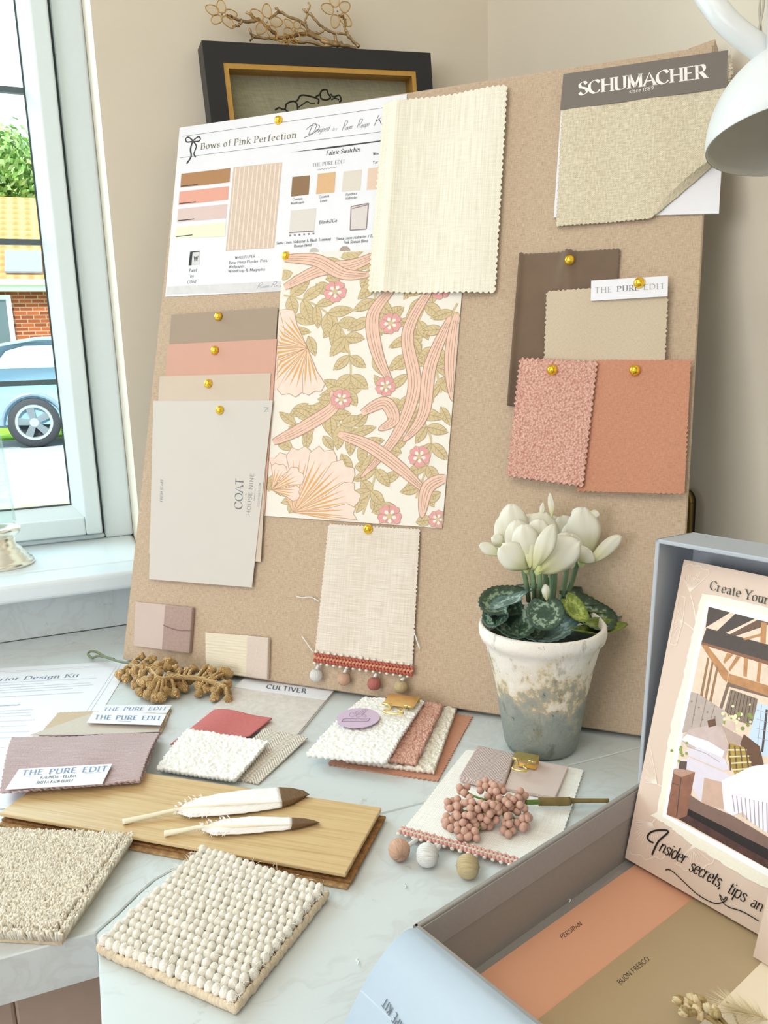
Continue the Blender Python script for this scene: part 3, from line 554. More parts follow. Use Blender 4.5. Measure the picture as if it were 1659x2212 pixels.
for stem in ([(.02, .16), (.2, .2), (.36, .3), (.42, .48), (.3, .6), (.1, .66)], [(.75, .02), (.8, .2), (.72, .36), (.78, .55), (.9, .7), (.84, .9)], [(.98, .2), (.88, .36), (.93, .52)], [(.3, .6), (.45, .68), (.6, .78), (.55, .97)], [(.4, .02), (.52, .12), (.5, .28)]):
    pp = spline([(x, y, 0) for x, y in stem], 8); g.layer(); wline([(p.x, p.y) for p in pp], .0022, LEAF)
    for i in range(2, len(pp)-2, 3):
        a = math.atan2((pp[i+1].y-pp[i-1].y)*AR, pp[i+1].x-pp[i-1].x)
        for sg in (1, -1): wleaf(pp[i].x, pp[i].y, a+sg*rw.uniform(.7, 1.1), rw.uniform(.11, .15), rw.uniform(.03, .042))
wbloom(.17, .36, .34, 2.7, 2.6, 6); wbloom(.16, .98, .44, -.95, 1.9, 6); wbloom(.03, .9, .2, -.6, 1.4, 3)
for P in ([(.02, .13), (.2, .07), (.4, .05), (.56, .0)], [(.0, .02), (.18, .03), (.34, .085), (.5, .09)], [(.62, .14), (.52, .24), (.56, .38), (.66, .5)], [(.85, .12), (.72, .3), (.78, .5), (.7, .68), (.52, .84)], [(.95, .25), (.86, .42), (.84, .6), (.74, .7)], [(.02, .72), (.18, .66), (.34, .58), (.32, .52)], [(.38, .68), (.56, .72), (.75, .8), (.9, .88)], [(1.0, .82), (.9, .86), (.88, .97)], [(.98, .24), (.97, .4), (1.0, .55)], [(.5, .6), (.62, .56), (.68, .62), (.6, .66)]): wribbon(P, .036)
for u, v, r, a in ((.30, .15, .062, .2), (.62, .27, .06, .5), (.62, .5, .056, .1), (.38, .55, .058, .4), (.84, .75, .06, .2), (.88, .145, .062, .6), (.7, .97, .066, .2), (.97, .97, .05, 0)): wflower(u, v, r, a)
g.build('floral_print', o)
pin(618, 553, .0009, 'brass push pin half hidden behind the wallpaper corner')
# paint sample cards, overlapping down the left of the board
def pcard(tl, tr, bl, off, col, label, lift=0.0, br=None, nm='paint_card'):
    a, b, c = BD.P(*tl, off), BD.P(*tr, off), BD.P(*bl, off); d = BD.P(*br, off) if br else b+c-a
    o = sheet([a, b, d, c], .0005, .008, disp=(lambda u, v: (0, 0, lift*(v**2)*(u*.7+.3)))).build(nm, solid('paint_'+nm+col[1:], col, .55, var=.008, vscale=20), smooth=False); return tag(o, label, 'paint card', 'painted sample cards on the board')
pcard((370, 680), (600, 664), (345, 1040), .0024, '#a18d79', 'taupe painted sample card, topmost of the overlapping cards at the board\'s left')
pcard((363, 744), (598, 732), (335, 1100),   .0031, '#cd9c88', 'pink painted sample card between the taupe card and the cream card')
pcard((345, 813), (585, 806), (321, 1195), .0038, '#cbb9a6', 'narrow visible cream painted card under the largest off-white card')
CO = .0046; co = pcard((331, 866), (589, 865), (322, 1251), CO, '#cdc6bd', 'large off-white painted card with embossed lettering, lowest of the overlapping cards', .0, (544, 1269))
g = GR(BD, CO+.0001); r3 = lambda x, y: (310+x/3.35, 640+y/3.35)
g.text('COAT', r3(712, 1545), r3(722, 1318), r3(658, 1540), GREYINK, .17, .8, True, 0, 1, .02); g.text('HOUSE NINE', r3(770, 1588), r3(800, 1283), r3(742, 1586), GREYINK, .10, .3, False, 0, 1, .14); g.text('&', r3(745, 1440), r3(745, 1425), r3(735, 1440), GREYINK, .1, .3, False)
g.build('lettering', co); g = GR(BD, CO+.0001)
g.text('FRESH START', r3(138, 1487), r3(142, 1325), r3(120, 1486), GREYINK, .13, .3, False, .1); g.build('colour_name', co); g = GR(BD, CO+.0001); g.text('COATPAINTS.COM', r3(838, 1520), r3(850, 1350), r3(824, 1520), GREYINK, .11, .3, False); g.line([r3(800, 1480), r3(808, 1395)], .0004, GREYINK)
g.build('web_address', co); g = GR(BD, CO+.0001)
g.line([r3(870, 805), r3(903, 805), r3(900, 838)], .0005, GREYINK); g.line([r3(872, 838), r3(903, 805)], .0005, GREYINK)
g.build('printed_arrow', co)
for x, y, f_, l in ((472, 684, .003, 'brass push pin on the taupe painted card'), (464, 757, .0037, 'brass push pin on the pink painted card'), (450, 829, .0044, 'brass push pin on the cream painted card'), (475, 886, .0052, 'brass push pin on the large off-white painted card')): pin(x, y, f_, l)
# fabric swatches on the board
def wav(a, k, s=0): return lambda u, v: (0, 0, a*(math.sin(u*k+v*2.3+s)*.5+.5)*min(1, 4*u, 4*(1-u)+.3))
o = sheet(bq([(826, 222), (1099, 180), (1072, 635), (793, 634)], .0056), .0008, .0021, .0058, .0028, disp=lambda u, v: (0, 0, .0015*math.sin(u*9+v)+.003*math.exp(-((u-.14)/.05)**2)*(1-.3*v))).build('fabric_swatch', weave('ivory_slub_linen', '#d9d2bb', '#f6f2e4', 900, 1100, 22, 60, .6, .0004, .85, .62, 0, .2)); tag(o, 'large ivory linen swatch with zigzag edges overlapping the wallpaper and concept sheet', 'fabric swatch', 'fabric swatches pinned to the board')
# sample card with grey header
st = thing('sample_card', 'linen weave sample card with a grey lettered header at the board\'s top right', 'sample card', BD.P(1380, 460, .002))
sheet(bq([(1217, 160), (1573, 108), (1553, 461), (1196, 470)], .0022), .0011, .02).build('backing_card', PAPER, st)
hd = sheet(bq([(1217, 160), (1573, 108), (1568, 190), (1210, 238)], .0052), .0004, .02).build('header', solid('warm_grey_card', '#736a63', .6, var=.03, vscale=900), st)
g = GR(BD, .0053); r6 = lambda x, y: (1180+x/3.463, y/3.463); WI = solid('white_print', '#f2ebe6', .5)
g.text('SCHUMACHER', r6(242, 711), r6(1200, 580), r6(241, 618), WI, .235, .86, True, 0, 1, .03); g.text('since 1889', r6(617, 697), r6(800, 672), r6(618, 670), WI, .13, .5, True, .1, 1, .14); g.build('lettering', hd)
def peel(u, v):
    s_ = max(0, u+v*.9-1.5)/.4; return (s_**1.4*.002, (1-math.exp(-1.6*s_))*.060*v*(s_ > 0), s_**1.2*.014+.0006*math.sin(u*14))
nb_ = weave('flax_basket_weave', '#b3a68b', '#e9dec5', 700, 700, 160, 160, .9, .0007, .9, .5, .0019, .22)
sheet(bq([(1212, 236), (1570, 188), (1556, 462), (1199, 491)], .0046), .0012, .0016, .004, .0018, 'LRB', disp=peel).build('fabric', nb_, st)
fr = MB(); rr_ = random.Random(4)
for k in range(40): fr.tube([BD.P(1574+rr_.uniform(-1, 2), 120+k*1.4, .003), BD.P(1577+rr_.uniform(0, 7), 120+k*1.4+rr_.uniform(-3, 3), .004)], .0005, 4)
fr.build('frayed_edge', nb_, st)
VELV = solid('brown_velvet', '#6f5945', .8, var=.12, vscale=30, bump=.2, bscale=1500); VELV.node_tree.nodes['Principled BSDF'].inputs['Sheen Weight'].default_value = .6
def velvet(u, v):
    d = u-.5; h = .0045*math.exp(-(u/.035)**2)+.003*math.exp(-((d+.02+.25*v)/.05)**2)*max(0, 1-v*2.5)+.003*math.exp(-((d-.12*v)/.05)**2)*max(0, 1-v*2)
    return (0, 0, h)
a, b, c = BD.P(1124, 547, .003), BD.P(1342, 535, .003), BD.P(1097, 878, .003)
o = sheet([a, b, b+c-a, c], .001, .002, .0042, .0016, 'TR', disp=velvet).build('fabric_swatch', VELV, None, True); tag(o, 'dark brown velvet swatch, uppermost of the overlapping swatches at the board\'s right', 'fabric swatch', 'fabric swatches pinned to the board')
bs = thing('fabric_swatch', 'plain beige cotton swatch with a white paper label, over the brown velvet', 'fabric swatch', BD.P(1310, 780, .004), 'fabric swatches pinned to the board')
sheet(bq([(1178, 627), (1447, 610), (1436, 850), (1170, 860)], .0072), .0009, .002, .0046, .0022, 'LRT', disp=wav(.001, 6)).build('fabric', weave('beige_cotton', '#bdaa92', '#d3c2ab', 2200, 2200, 400, 400, .25, .0002, .8), bs)
lb = sheet(bq([(1277, 606), (1443, 596), (1442, 640), (1276, 650)], .0098), .0003, .02).build('paper_label', PAPER, bs)
g = GR(BD, .0099); r8 = lambda x, y: (1080+x/3.75, 510+y/3.75)
for t_, a, b in (('THE', 768, 908), ('PURE', 948, 1128), ('EDIT', 1163, 1336)):
    yb = lambda x: 462-(x-768)*.068
    g.text(t_, r8(a, yb(a)), r8(b, yb(b)), r8(a, yb(a)-43), solid('silver_grey_ink', '#a9a5a2', .5) if t_ != 'PURE' else GREYINK, .18, .85, True, 0, 1, .14)
g.line([r8(963, 478), r8(1078, 481)], .0007, solid('steel_staple', '#b9b9b9', .3, .9)); g.build('lettering', lb)
def nub(sc_, amp, sd=0): 
    def f(p, u, v): d = noise.voronoi((p+V((sd, sd, 0)))*sc_)[0][0]; return amp*(1-min(1, d*1.3))
    return f
TERRA = weave('terracotta_linen', '#b4785d', '#d19a7f', 1700, 1700, 260, 260, .5, .0004, .9, .5, .0012, .2)
o = sheet(bq([(1277, 776), (1495, 775), (1481, 1070), (1243, 1063)], .0082), .001, .0021, .0043, .0019, disp=wav(.0015, 4, 1)).build('fabric_swatch', TERRA); tag(o, 'terracotta linen swatch at the lower right of the board', 'fabric swatch', 'fabric swatches pinned to the board')
def bouc(n, a, b): return solid(n, a, .92, var=.16, vscale=500, bump=.8, bscale=1600)
BOUP = nubby('pink_boucle', '#e8bcac', '#c18a79', 520, 1.0, .001)
o = sheet(bq([(1121, 771), (1294, 778), (1262, 1055), (1092, 1030)], .0112), .0016, .0009, .0052, .0022, disp=wav(.001, 5), rough=nub(420, .0017)).build('fabric_swatch', BOUP, None, True); tag(o, 'pink nubbly boucle swatch pinned over the terracotta linen', 'fabric swatch', 'fabric swatches pinned to the board')
pin(1230, 562, .0055, 'brass push pin holding the brown velvet swatch'); pin(1381, 611, .0102, 'brass push pin through the white label of the beige swatch'); pin(1193, 799, .0138, 'brass push pin on the pink boucle swatch'); pin(1371, 800, .0105, 'brass push pin on the terracotta linen swatch', .5)
# pompom-trimmed sheer swatch
WOOL = {}
def yarn(name, c): 
    m, nt, b = base(name); uv = nd(nt, 'ShaderNodeTexCoord').outputs['UV']; f = noisen(nt, uv, 1, 2, .5, (90, 3, 1)); nt.links.new(ramp(nt, f, [(.3, tuple(x*.72 for x in lin(c)[:3])+(1,)), (.65, c)]), b.inputs['Base Color']); b.inputs['Roughness'].default_value = .75
    bn = nd(nt, 'ShaderNodeBump', {'Height': f, 'Strength': .9, 'Distance': .0012}); nt.links.new(bn.outputs[0], b.inputs['Normal']); return m
YW, YP, YR, YG = yarn('white_yarn', '#eeece8'), yarn('peach_yarn', '#dcb095'), yarn('rose_yarn', '#bf6f66'), yarn('straw_yarn', '#cdb78c')
SHEER = weave('sheer_ecru_linen', '#cbbcaa', '#efe6da', 900, 1400, 30, 40, .6, .0004, .85, .38, .0016, .2)
def pompom(mb, c, r, axis): 
    ax = axis.normalized(); a = ax.orthogonal().normalized(); b = ax.cross(a)
    return mb.ball(c, r, 36, 18, 0, a, b, ax, lambda t, p: (1+.025*math.sin(t*18))*(1.06-.06*math.sin(p)-.12*(abs(math.cos(p))**8)))
def braid(A, B, wd, n, nrm, e2, cols):                         # knotted trim: chevron rows with a looped border
    m = MB(); d = (B-A)/n; u = d.normalized(); rn = random.Random(2)
    for k in range(n):
        for row in range(3):
            p = A+d*(k+.5)+e2*(wd*(.22+.28*row)); sg = 1 if row % 2 else -1; ax = (u+e2*.8*sg).normalized(); m.ball(p+nrm*.0008, wd*.17, 8, 6, row % 2, ax*1.55, ax.cross(nrm)*.8, nrm*.9)
        if k % 2 == 0:
            for f in (-.04, 1.04): m.ball(A+d*(k+.5)+e2*wd*f+nrm*.0006, wd*.13*rn.uniform(.85, 1.2), 8, 6, 2, u*1.25, e2, nrm)
    return m, cols
tt = thing('fabric_swatch', 'ecru sheer swatch with a pompom braid hanging low on the board', 'fabric swatch', BD.P(785, 1450, .001), 'fabric swatches pinned to the board')
sheet(bq([(708, 1130), (909, 1141), (893, 1440), (678, 1412)], .0034), .0008, .0019, .0042, .002, 'LRT', disp=wav(.0012, 7)).build('fabric', SHEER, tt)
A, B = BD.P(677, 1431, .0046), BD.P(892, 1462, .0046); w2 = (BD.P(680, 1408, .0046)-A)
CORAL = solid('coral_braid', '#b8604f', .8, bump=.5, bscale=2500); PEACHB = solid('peach_braid', '#d58f72', .8, bump=.5, bscale=2500); CREAMY = solid('cream_braid', '#eae2d3', .85, bump=.5, bscale=2500)
m_, cols = braid(A, B, w2.length, 30, BD.n, w2.normalized(), [CORAL, PEACHB, CREAMY]); m_.build('braid', cols, tt, True)
for x, y, hx, hy, ym in ((683, 1459, 688, 1437, YW), (743, 1467, 748, 1446, YP), (808, 1477, 813, 1456, YR), (866, 1484, 873, 1465, YG)):
    c = BD.P(x, y, .008); pp_ = pompom(MB(), c, .0066, BD.e2).build('pompom', ym, tt, True); MB().tube([c+BD.e2*.006, BD.P(hx, hy, .005)], .0016, 8).build('cord', YW, pp_, True)
for pts in (((690, 1300), (672, 1290), (652, 1291), (640, 1288)), ((676, 1408), (665, 1392), (652, 1374)), ((895, 1366), (901, 1385), (907, 1402))): MB().tube(spline([BD.P(x, y, .0035) for x, y in pts], 5), .0006, 5).build('loose_thread', YW, tt, True)
pin(795, 1143, .0045, 'brass push pin at the top of the sheer pompom swatch')
# two card samples wrapped with fabric bands
def wrapped(qd, uf, off, cm, bm, label, thread=False, pleat=False):
    a, b, c, d = bq(qd, off); th = .0058; t = thing('wrapped_card', label, 'wrapped sample', (c+d)/2, None); m1 = MB(); n = BD.n
    L = lambda u: a+(b-a)*u; Lb = lambda u: d+(c-d)*u
    o_ = sheet([L(0)+n*.003, L(uf)+n*.003, Lb(uf)+n*.003, Lb(0)+n*.003], .003, .0009 if pleat else .01, rough=(lambda p, u, v: .0007*(tri(v*17+.6*math.sin(v*9)+.15*math.sin(u*7+v*30))-.5)) if pleat else None).build('painted_card', cm, t, pleat)
    x = MB(); x.obox(Lb(uf-.004), Lb(1)-Lb(uf-.004), L(uf)-Lb(uf), n*.0056); bevel(x.build('fabric_band', bm, t), .0012, 3)
    if thread: MB().tube(spline([L(uf)*.55+Lb(uf)*.45+n*.006, (L((1+uf)/2)*.48+Lb((1+uf)/2)*.52)+n*.006, L(1)*.5+Lb(1)*.5+n*.0058], 6), .0005, 5).build('stitched_seam', solid('brown_thread', '#8a6d66', .8), t)
    return t
wrapped([(297, 1300), (425, 1312), (415, 1411), (293, 1394)], .525, .0002, solid('blush_card', '#c8b2a7', .45, var=.01), weave('mauve_cotton_band', '#9d847a', '#b79f95', 1800, 1800, 300, 300, .3, .0003), 'blush card wrapped with a mauve fabric band at the board\'s lower left', True)
wrapped([(447, 1366), (588, 1376), (583, 1467), (448, 1449)], .665, .0002, solid('pleated_cream', '#e2d6be', .6, var=.02), weave('pale_blush_band', '#cdbcae', '#dccdc0', 1800, 1800, 300, 300, .25, .0003), 'cream pleated card with a pale band standing at the foot of the board', False, True)
# ------------------------------------------------------------------ framed picture and gold branch behind the board
FYP = 1.008; c0, c1 = W(435.4, 87, FYP), W(930, 114, FYP); ex = (c1-c0).normalized(); ez_ = V((-ex.z, 0, ex.x)); FW = (c1-c0).length
t = thing('picture_frame', 'black box-framed line drawing with a gold inner edge, behind the pinboard', 'picture', c0+ex*FW/2-ez_*.34)
BF = solid('black_frame_lacquer', '#1c1d20', .45, var=.02); GF = solid('gold_frame_edge', '#c79b52', .35, .6)
def fr4(o, w_, h_, a, b, y0, y1, bt=None):                     # mitred frame of four bars: o top left, bar from inset a to b
    m = MB(); Q = lambda i, y: [o+ex*i-ez_*i+V((0, y, 0)), o+ex*(w_-i)-ez_*i+V((0, y, 0)), o+ex*(w_-i)-ez_*(h_-i)+V((0, y, 0)), o+ex*i-ez_*(h_-i)+V((0, y, 0))]
    A_, B_, C_, D_ = Q(a, y0), Q(b, y0), Q(b, y1), Q(a, y1); f = []
    for k in range(4): k2 = (k+1) % 4; f += [(k, k+4, k2+4, k2), (k+4, k+8, k2+8, k2+4), (k+12, k, k2, k2+12), (k+8, k+12, k2+12, k2+8)]
    m.add(A_+B_+C_+D_, f); return m
o0 = c0
fr4(o0, FW, .34, 0, .0225, 0, .030).build('frame', BF, t); fr4(o0, FW, .34, .0225, .0285, .001, .026).build('gold_edge', GF, t)
bkp = PL(o0+V((0, .0225, 0)), ex, ez_); q4 = [o0+ex*a-ez_*b+V((0, .0225, 0)) for a, b in ((.028, .028), (FW-.028, .028), (FW-.028, .312), (.028, .312))]
pm = MB().add([p for p in q4]+[p+V((0, .003, 0)) for p in q4], [(0, 3, 2, 1), (4, 5, 6, 7)]).build('drawing', weave('olive_linen_mount', '#a8a28c', '#c4bda6', 700, 700, 60, 60, .2, .0002), t)
g = GR(bkp, .0002); r2 = lambda x, y: (400+x/2.9625, y/2.9625)
for L_, wd in (([(575, 705), (600, 690), (625, 700), (640, 695), (650, 665), (690, 648), (715, 665), (720, 700)], .0021), ([(700, 655), (720, 640), (735, 615), (765, 610), (830, 625), (855, 640), (850, 665)], .0021), ([(835, 620), (860, 605), (875, 580), (905, 575), (915, 600), (930, 625), (900, 640), (870, 630), (865, 605)], .0021), ([(930, 600), (950, 620), (985, 610), (998, 640), (985, 655)], .002), ([(720, 690), (750, 670), (780, 650), (800, 660), (830, 662)], .0014), ([(640, 700), (670, 720), (720, 705)], .002), ([(935, 640), (960, 628), (985, 640)], .0016)):
    g.line([r2(*p) for p in L_], wd, BLACK, True)
g.build('line_drawing', pm)
MB().add([p-V((0, .012, 0)) for p in q4], [(0, 3, 2, 1)]).build('glass', glassmat('picture_glass', '#f2f4f0'), t)
BR_ = noisy('antique_gold_bark', '#7d6444', '#c8aa7c', 60, .45); BR_.node_tree.nodes['Principled BSDF'].inputs['Metallic'].default_value = .55
t = thing('branch_ornament', 'gold branch ornament with crystal-petalled flowers lying on top of the black frame', 'ornament', c0+ex*.2+V((0, .015, .001)))
m = MB(); rb = random.Random(5)
def twig(pts, r0, r1, dy=0.0, mb=None):
    P = spline([W(*r2(x, y), FYP+.015+dy*(1-i/max(1, len(pts)-1))) for i, (x, y) in enumerate(pts)], 6); n = len(P)
    P = [p+V((rb.gauss(0, .0006), rb.gauss(0, .0006), rb.gauss(0, .0006))) for p in P]; (mb or m).tube(P, [(r0+(r1-r0)*i/(n-1))*rb.uniform(.8, 1.25) for i in range(n)], 7)
for a in (([(600, 240), (520, 165), (450, 115), (390, 75)], .0022, .0016), ([(470, 130), (370, 138), (300, 108), (270, 95)], .0019, .0012), ([(370, 138), (345, 160), (305, 170)], .0016, .0012), ([(1115, 302), (1040, 220), (1025, 180), (1022, 120), (985, 100)], .0022, .0013), ([(970, 215), (890, 185), (800, 95), (755, 60)], .0019, .0013), ([(890, 185), (860, 215), (820, 205)], .0014, .0012), ([(770, 150), (775, 110), (795, 20)], .0016, .0012), ([(1000, 285), (880, 250), (790, 200), (760, 150), (650, 100), (580, 50)], .0026, .0015), ([(600, 80), (540, 125)], .0016, .001), ([(990, 290), (900, 270), (780, 215), (680, 235), (580, 245), (440, 230), (410, 185)], .0028, .0014), ([(480, 235), (440, 235), (415, 258)], .0015, .0012), ([(960, 220), (975, 300)], .0022, .0016), ([(970, 215), (1035, 225)], .0018, .0016), ([(970, 285), (880, 292), (760, 265), (640, 270)], .0019, .0013), ([(1090, 305), (1000, 290), (870, 265)], .002, .002)): twig(*a)
m.build('branch', BR_, t, True)
CRY = glassmat('crystal_petal', '#fdfaf3', .2)
def gem(cx, cy, R, ay, a0, label=None):
    c = W(*r2(cx, cy), FYP+.010); fl = MB().ball(c, .0012, 10, 6).build('flower', BR_, t, True)
    for k in range(5):
        a = a0+k*2*PI/5; d = V((math.cos(a), .25*math.sin(a+1), math.sin(a)*ay)); p = c+d*R*.62; s_ = V((-math.sin(a), 0, math.cos(a)*ay)).normalized()
        ring = [p+d.normalized()*R*.40*math.cos(q)+s_*R*.27*math.sin(q)*(1-.2*math.cos(q)) for q in [2*PI*j/18 for j in range(19)]]; MB().tube(ring, .00055, 5, caps=False).build('petal_wire', MT['gold_frame_edge'], fl, True)
        MB().ball(p, 1, 12, 6, 0, d.normalized()*R*.37, s_*R*.25, V((0, .0016, 0))).build('petal', CRY, fl, True)
for a in ((235, 92, .020, .75, .3), (975, 72, .0225, 1, .6), (522, 140, .0215, 1, .2), (700, 190, .0165, .8, 1.1), (655, 262, .014, .45, .4)): gem(*a)
# brass-rimmed picture standing against the right wall, mostly hidden by the board
t = thing('wall_picture', 'dark rounded panel with a brass rim on the right wall, behind the board edge', 'picture', (RX-.004, .70, .0))
y0, y1, z0, z1, rc = .6135, .80, .004, .1865, .012; ov = []
for cx, cz, a0 in ((y0+rc, z1-rc, PI/2), (y1-rc, z1-rc, 0), (y1-rc, z0+rc, -PI/2), (y0+rc, z0+rc, -PI)): ov += [(cx+rc*math.cos(a0+k*PI/12), cz+rc*math.sin(a0+k*PI/12)) for k in range(6, -1, -1)] if False else [(cx+rc*math.cos(a0+(PI/2)*k/6), cz+rc*math.sin(a0+(PI/2)*k/6)) for k in range(6, -1, -1)]
MB().tube([V((RX-.008, y, z)) for y, z in ov]+[V((RX-.008, *ov[0]))], .0035, 8, caps=False).build('brass_rim', solid('aged_brass', '#8a7440', .35, .8), t, True); n = len(ov)
MB().add([V((RX-.006, y, z)) for y, z in ov]+[V((RX-.001, y, z)) for y, z in ov], [tuple(range(n)), tuple(range(2*n-1, n-1, -1))]+[(k, k+n, (k+1) % n+n, (k+1) % n) for k in range(n)]).build('panel', solid('near_black_panel', '#26241f', .3), t)
# ------------------------------------------------------------------ potted cyclamen
PC = V((.3435, .5290, 0)); t = thing('potted_cyclamen', 'white silk cyclamen in a weathered whitewashed pot in front of the board', 'potted plant', PC)
def potmat():
    m, nt, b = base('weathered_whitewash'); tc = nd(nt, 'ShaderNodeTexCoord').outputs['Object']; s_ = nd(nt, 'ShaderNodeSeparateXYZ', {'Vector': tc})
    n1 = noisen(nt, tc, 38, 5, .7); n2 = noisen(nt, tc, 150, 4, .75); n3 = noisen(nt, tc, 60, 5, .7, (1, 1, .6))
    f = mathn(nt, 'ADD', mathn(nt, 'MULTIPLY', s_.outputs[2], 16), mathn(nt, 'MULTIPLY', n1, 2.7))
    wash = ramp(nt, f, [(.0, '#8b9189'), (.22, '#9c9d92'), (.40, '#aea48e'), (.50, '#d3c0a0'), (.62, '#e3d8c6'), (1, '#ebe4da')])
    f.node.inputs[0]; m1 = nd(nt, 'ShaderNodeMath', {0: f, 1: -1.88}, operation='ADD'); nt.links.new(m1.outputs[0], [l for l in nt.links if l.to_node.type == 'VALTORGB' and l.to_socket.name == 'Fac'][-1].to_node.inputs['Fac'])
    blot = ramp(nt, n3, [(.30, '#a09c90'), (.42, '#ffffff'), (.6, '#ffffff'), (.72, '#dccdb0')]); spk = ramp(nt, n2, [(.31, '#6c665b'), (.36, '#ffffff')])
    a = nd(nt, 'ShaderNodeMix', {0: .8, 6: wash, 7: blot}, data_type='RGBA', blend_type='MULTIPLY'); c = nd(nt, 'ShaderNodeMix', {0: .8, 6: a.outputs[2], 7: spk}, data_type='RGBA', blend_type='MULTIPLY')
    nt.links.new(c.outputs[2], b.inputs['Base Color']); b.inputs['Roughness'].default_value = .9
    bn = nd(nt, 'ShaderNodeBump', {'Height': mathn(nt, 'ADD', n2, n1), 'Strength': .6, 'Distance': .0015}); nt.links.new(bn.outputs[0], b.inputs['Normal']); return m
prof = [(r*.852, z*1.09) for r, z in [(.001, 0), (.031, 0), (.0345, .002), (.0365, .006), (.0405, .026), (.0450, .048), (.0500, .068), (.0548, .084), (.0566, .0885), (.0600, .0905), (.0612, .0945), (.0610, .1000), (.0590, .1020), (.0570, .1010), (.0545, .092), (.050, .07), (.001, .066)]]
rp = random.Random(8); po = MB().lathe(prof, PC, seg=64, rfun=lambda a, j: 1+.008*math.sin(3*a+j*.7)+.004*math.sin(11*a+j)).build('pot', potmat(), t, True)
DP = (PC-CAM).dot(CF); pk = lambda x, y: (1000+x/3.626, 1050+y/3.626)
PET, PETG = base('ivory_silk_petal')[0], None
def petmat():
    m = MT['ivory_silk_petal']; nt = m.node_tree; b = nt.nodes['Principled BSDF']; uv = nd(nt, 'ShaderNodeTexCoord').outputs['UV']; s_ = nd(nt, 'ShaderNodeSeparateXYZ', {'Vector': uv})
    f = mathn(nt, 'ADD', s_.outputs[1], mathn(nt, 'MULTIPLY', mathn(nt, 'SUBTRACT', noisen(nt, uv, 1, 2, .5, (40, 3, 1)), .5), .25)); nt.links.new(ramp(nt, f, [(.0, '#d3d690'), (.28, '#eceac2'), (.6, '#f6f3e6')]), b.inputs['Base Color'])
    b.inputs['Roughness'].default_value = .6; b.inputs['Subsurface Weight'].default_value = .0; b.inputs['Transmission Weight'].default_value = .0
    tr = nd(nt, 'ShaderNodeBsdfTranslucent', {'Color': (.85, .84, .68, 1)}); mx = nd(nt, 'ShaderNodeMixShader', {0: .3, 1: b.outputs[0], 2: tr.outputs[0]}); nt.links.new(mx.outputs[0], nt.nodes['Material Output'].inputs[0])
petmat()
def petal(b0, tip, wd, dep, bow, par, cup=.25, mid=.6, mat=PET, name='petal', twist=0.0):
    # b0/tip measured on the picture, wd width in the same measure; dep depth towards the viewer at base and tip (m)
    A, B = at(*pk(*b0), DP-dep[0]), at(*pk(*tip), DP-dep[1]); ax = B-A; L = ax.length; u = ax/L; side = u.cross(-CF).normalized(); nn = side.cross(u).normalized(); hw = wd*1.16/3.626/FPX*DP/2; NU, NV = 8, 14; vs_ = []; uv = []
    if nn.dot(CF) > 0: nn = -nn
    for j in range(NV+1):
        v = j/NV; w_ = hw*(math.sin(PI*min(1, (v*.94+.04))**(math.log(.5)/math.log(mid)))**.62); tw = twist*(v-.3)
        for i in range(NU+1):
            s_ = i/NU*2-1; r_ = side*math.cos(tw)+nn*math.sin(tw)
            p = A+u*(L*v)+r_*(w_*s_)+nn*(bow*L*math.sin(PI*v)-cup*hw*(s_*s_)+.05*hw*math.sin(s_*7+v*5)+.22*hw*v*s_*s_*math.sin(v*8+s_*1.5+b0[0])); vs_.append(p); uv.append((i/NU, v))
    fs = [(j*(NU+1)+i, j*(NU+1)+i+1, (j+1)*(NU+1)+i+1, (j+1)*(NU+1)+i) for j in range(NV) for i in range(NU)]
    o = mk(name, vs_, fs, mat, par, uv, True); sm = o.modifiers.new('solidify', 'SOLIDIFY'); sm.thickness = .0004; return o
STEM = solid('green_stem', '#66805c', .6, var=.1)
FL = []
for cx, cy, d in ((500, 640, .020), (590, 660, .030), (930, 590, -.004), (800, 620, .004), (690, 560, -.02)):
    c = at(*pk(cx, cy), DP-d); FL.append(MB().ball(c, .0035, 12, 8, 0, (1, 0, 0), (0, 1, 0), (0, 0, 1.6)).build('flower', solid('pale_calyx', '#c9d08e', .6), t, True))
f = FL[0]
for a in (((420, 600), (385, 140), 215, (.004, .006), .05), ((500, 640), (420, 265), 215, (.018, .016), .08), ((360, 560), (295, 240), 130, (.008, -.002), .05), ((515, 652), (300, 470), 180, (.024, .030), .1), ((300, 545), (133, 455), 80, (.016, .018), .05, ), ((330, 470), (235, 395), 90, (.008, .012), .1), ((520, 655), (480, 300), 190, (.024, .026), .08), ((500, 650), (300, 560), 110, (.022, .024), .05), ((480, 420), (512, 235), 60, (0, 0), .05)): petal(*a[:5], f)
f = FL[1]
for a in (((555, 660), (715, 300), 125, (.032, .040), .06), ((590, 672), (912, 425), 235, (.034, .026), -.05), ((570, 480), (640, 200), 280, (.008, -.004), .06), ((560, 470), (620, 260), 150, (.016, .018), .1), ((700, 250), (684, 55), 44, (.0, .0), .03), ((612, 250), (630, 128), 38, (-.004, -.004), .03), ((530, 640), (560, 330), 120, (.03, .022), .05), ((640, 600), (835, 370), 130, (.016, .012), .06)): petal(*a[:5], f)
f = FL[2]
for a in (((950, 605), (945, 165), 230, (-.004, .0), .07), ((900, 560), (770, 235), 230, (-.012, -.012), .06), ((905, 330), (955, 168), 150, (-.004, -.002), .1), ((985, 605), (1240, 390), 105, (.002, .002), .04), ((905, 590), (1000, 500), 160, (.004, .006), .1), ((975, 215), (1072, 225), 62, (-.002, -.002), .05), ((880, 560), (840, 290), 150, (-.006, -.004), .08)): petal(*a[:5], f)
f = FL[3]
for a in (((790, 640), (880, 380), 190, (.0, .006), .06), ((845, 658), (852, 560), 60, (.004, .004), .05), ((750, 640), (830, 480), 150, (.0, .002), .06)): petal(*a[:5], f)
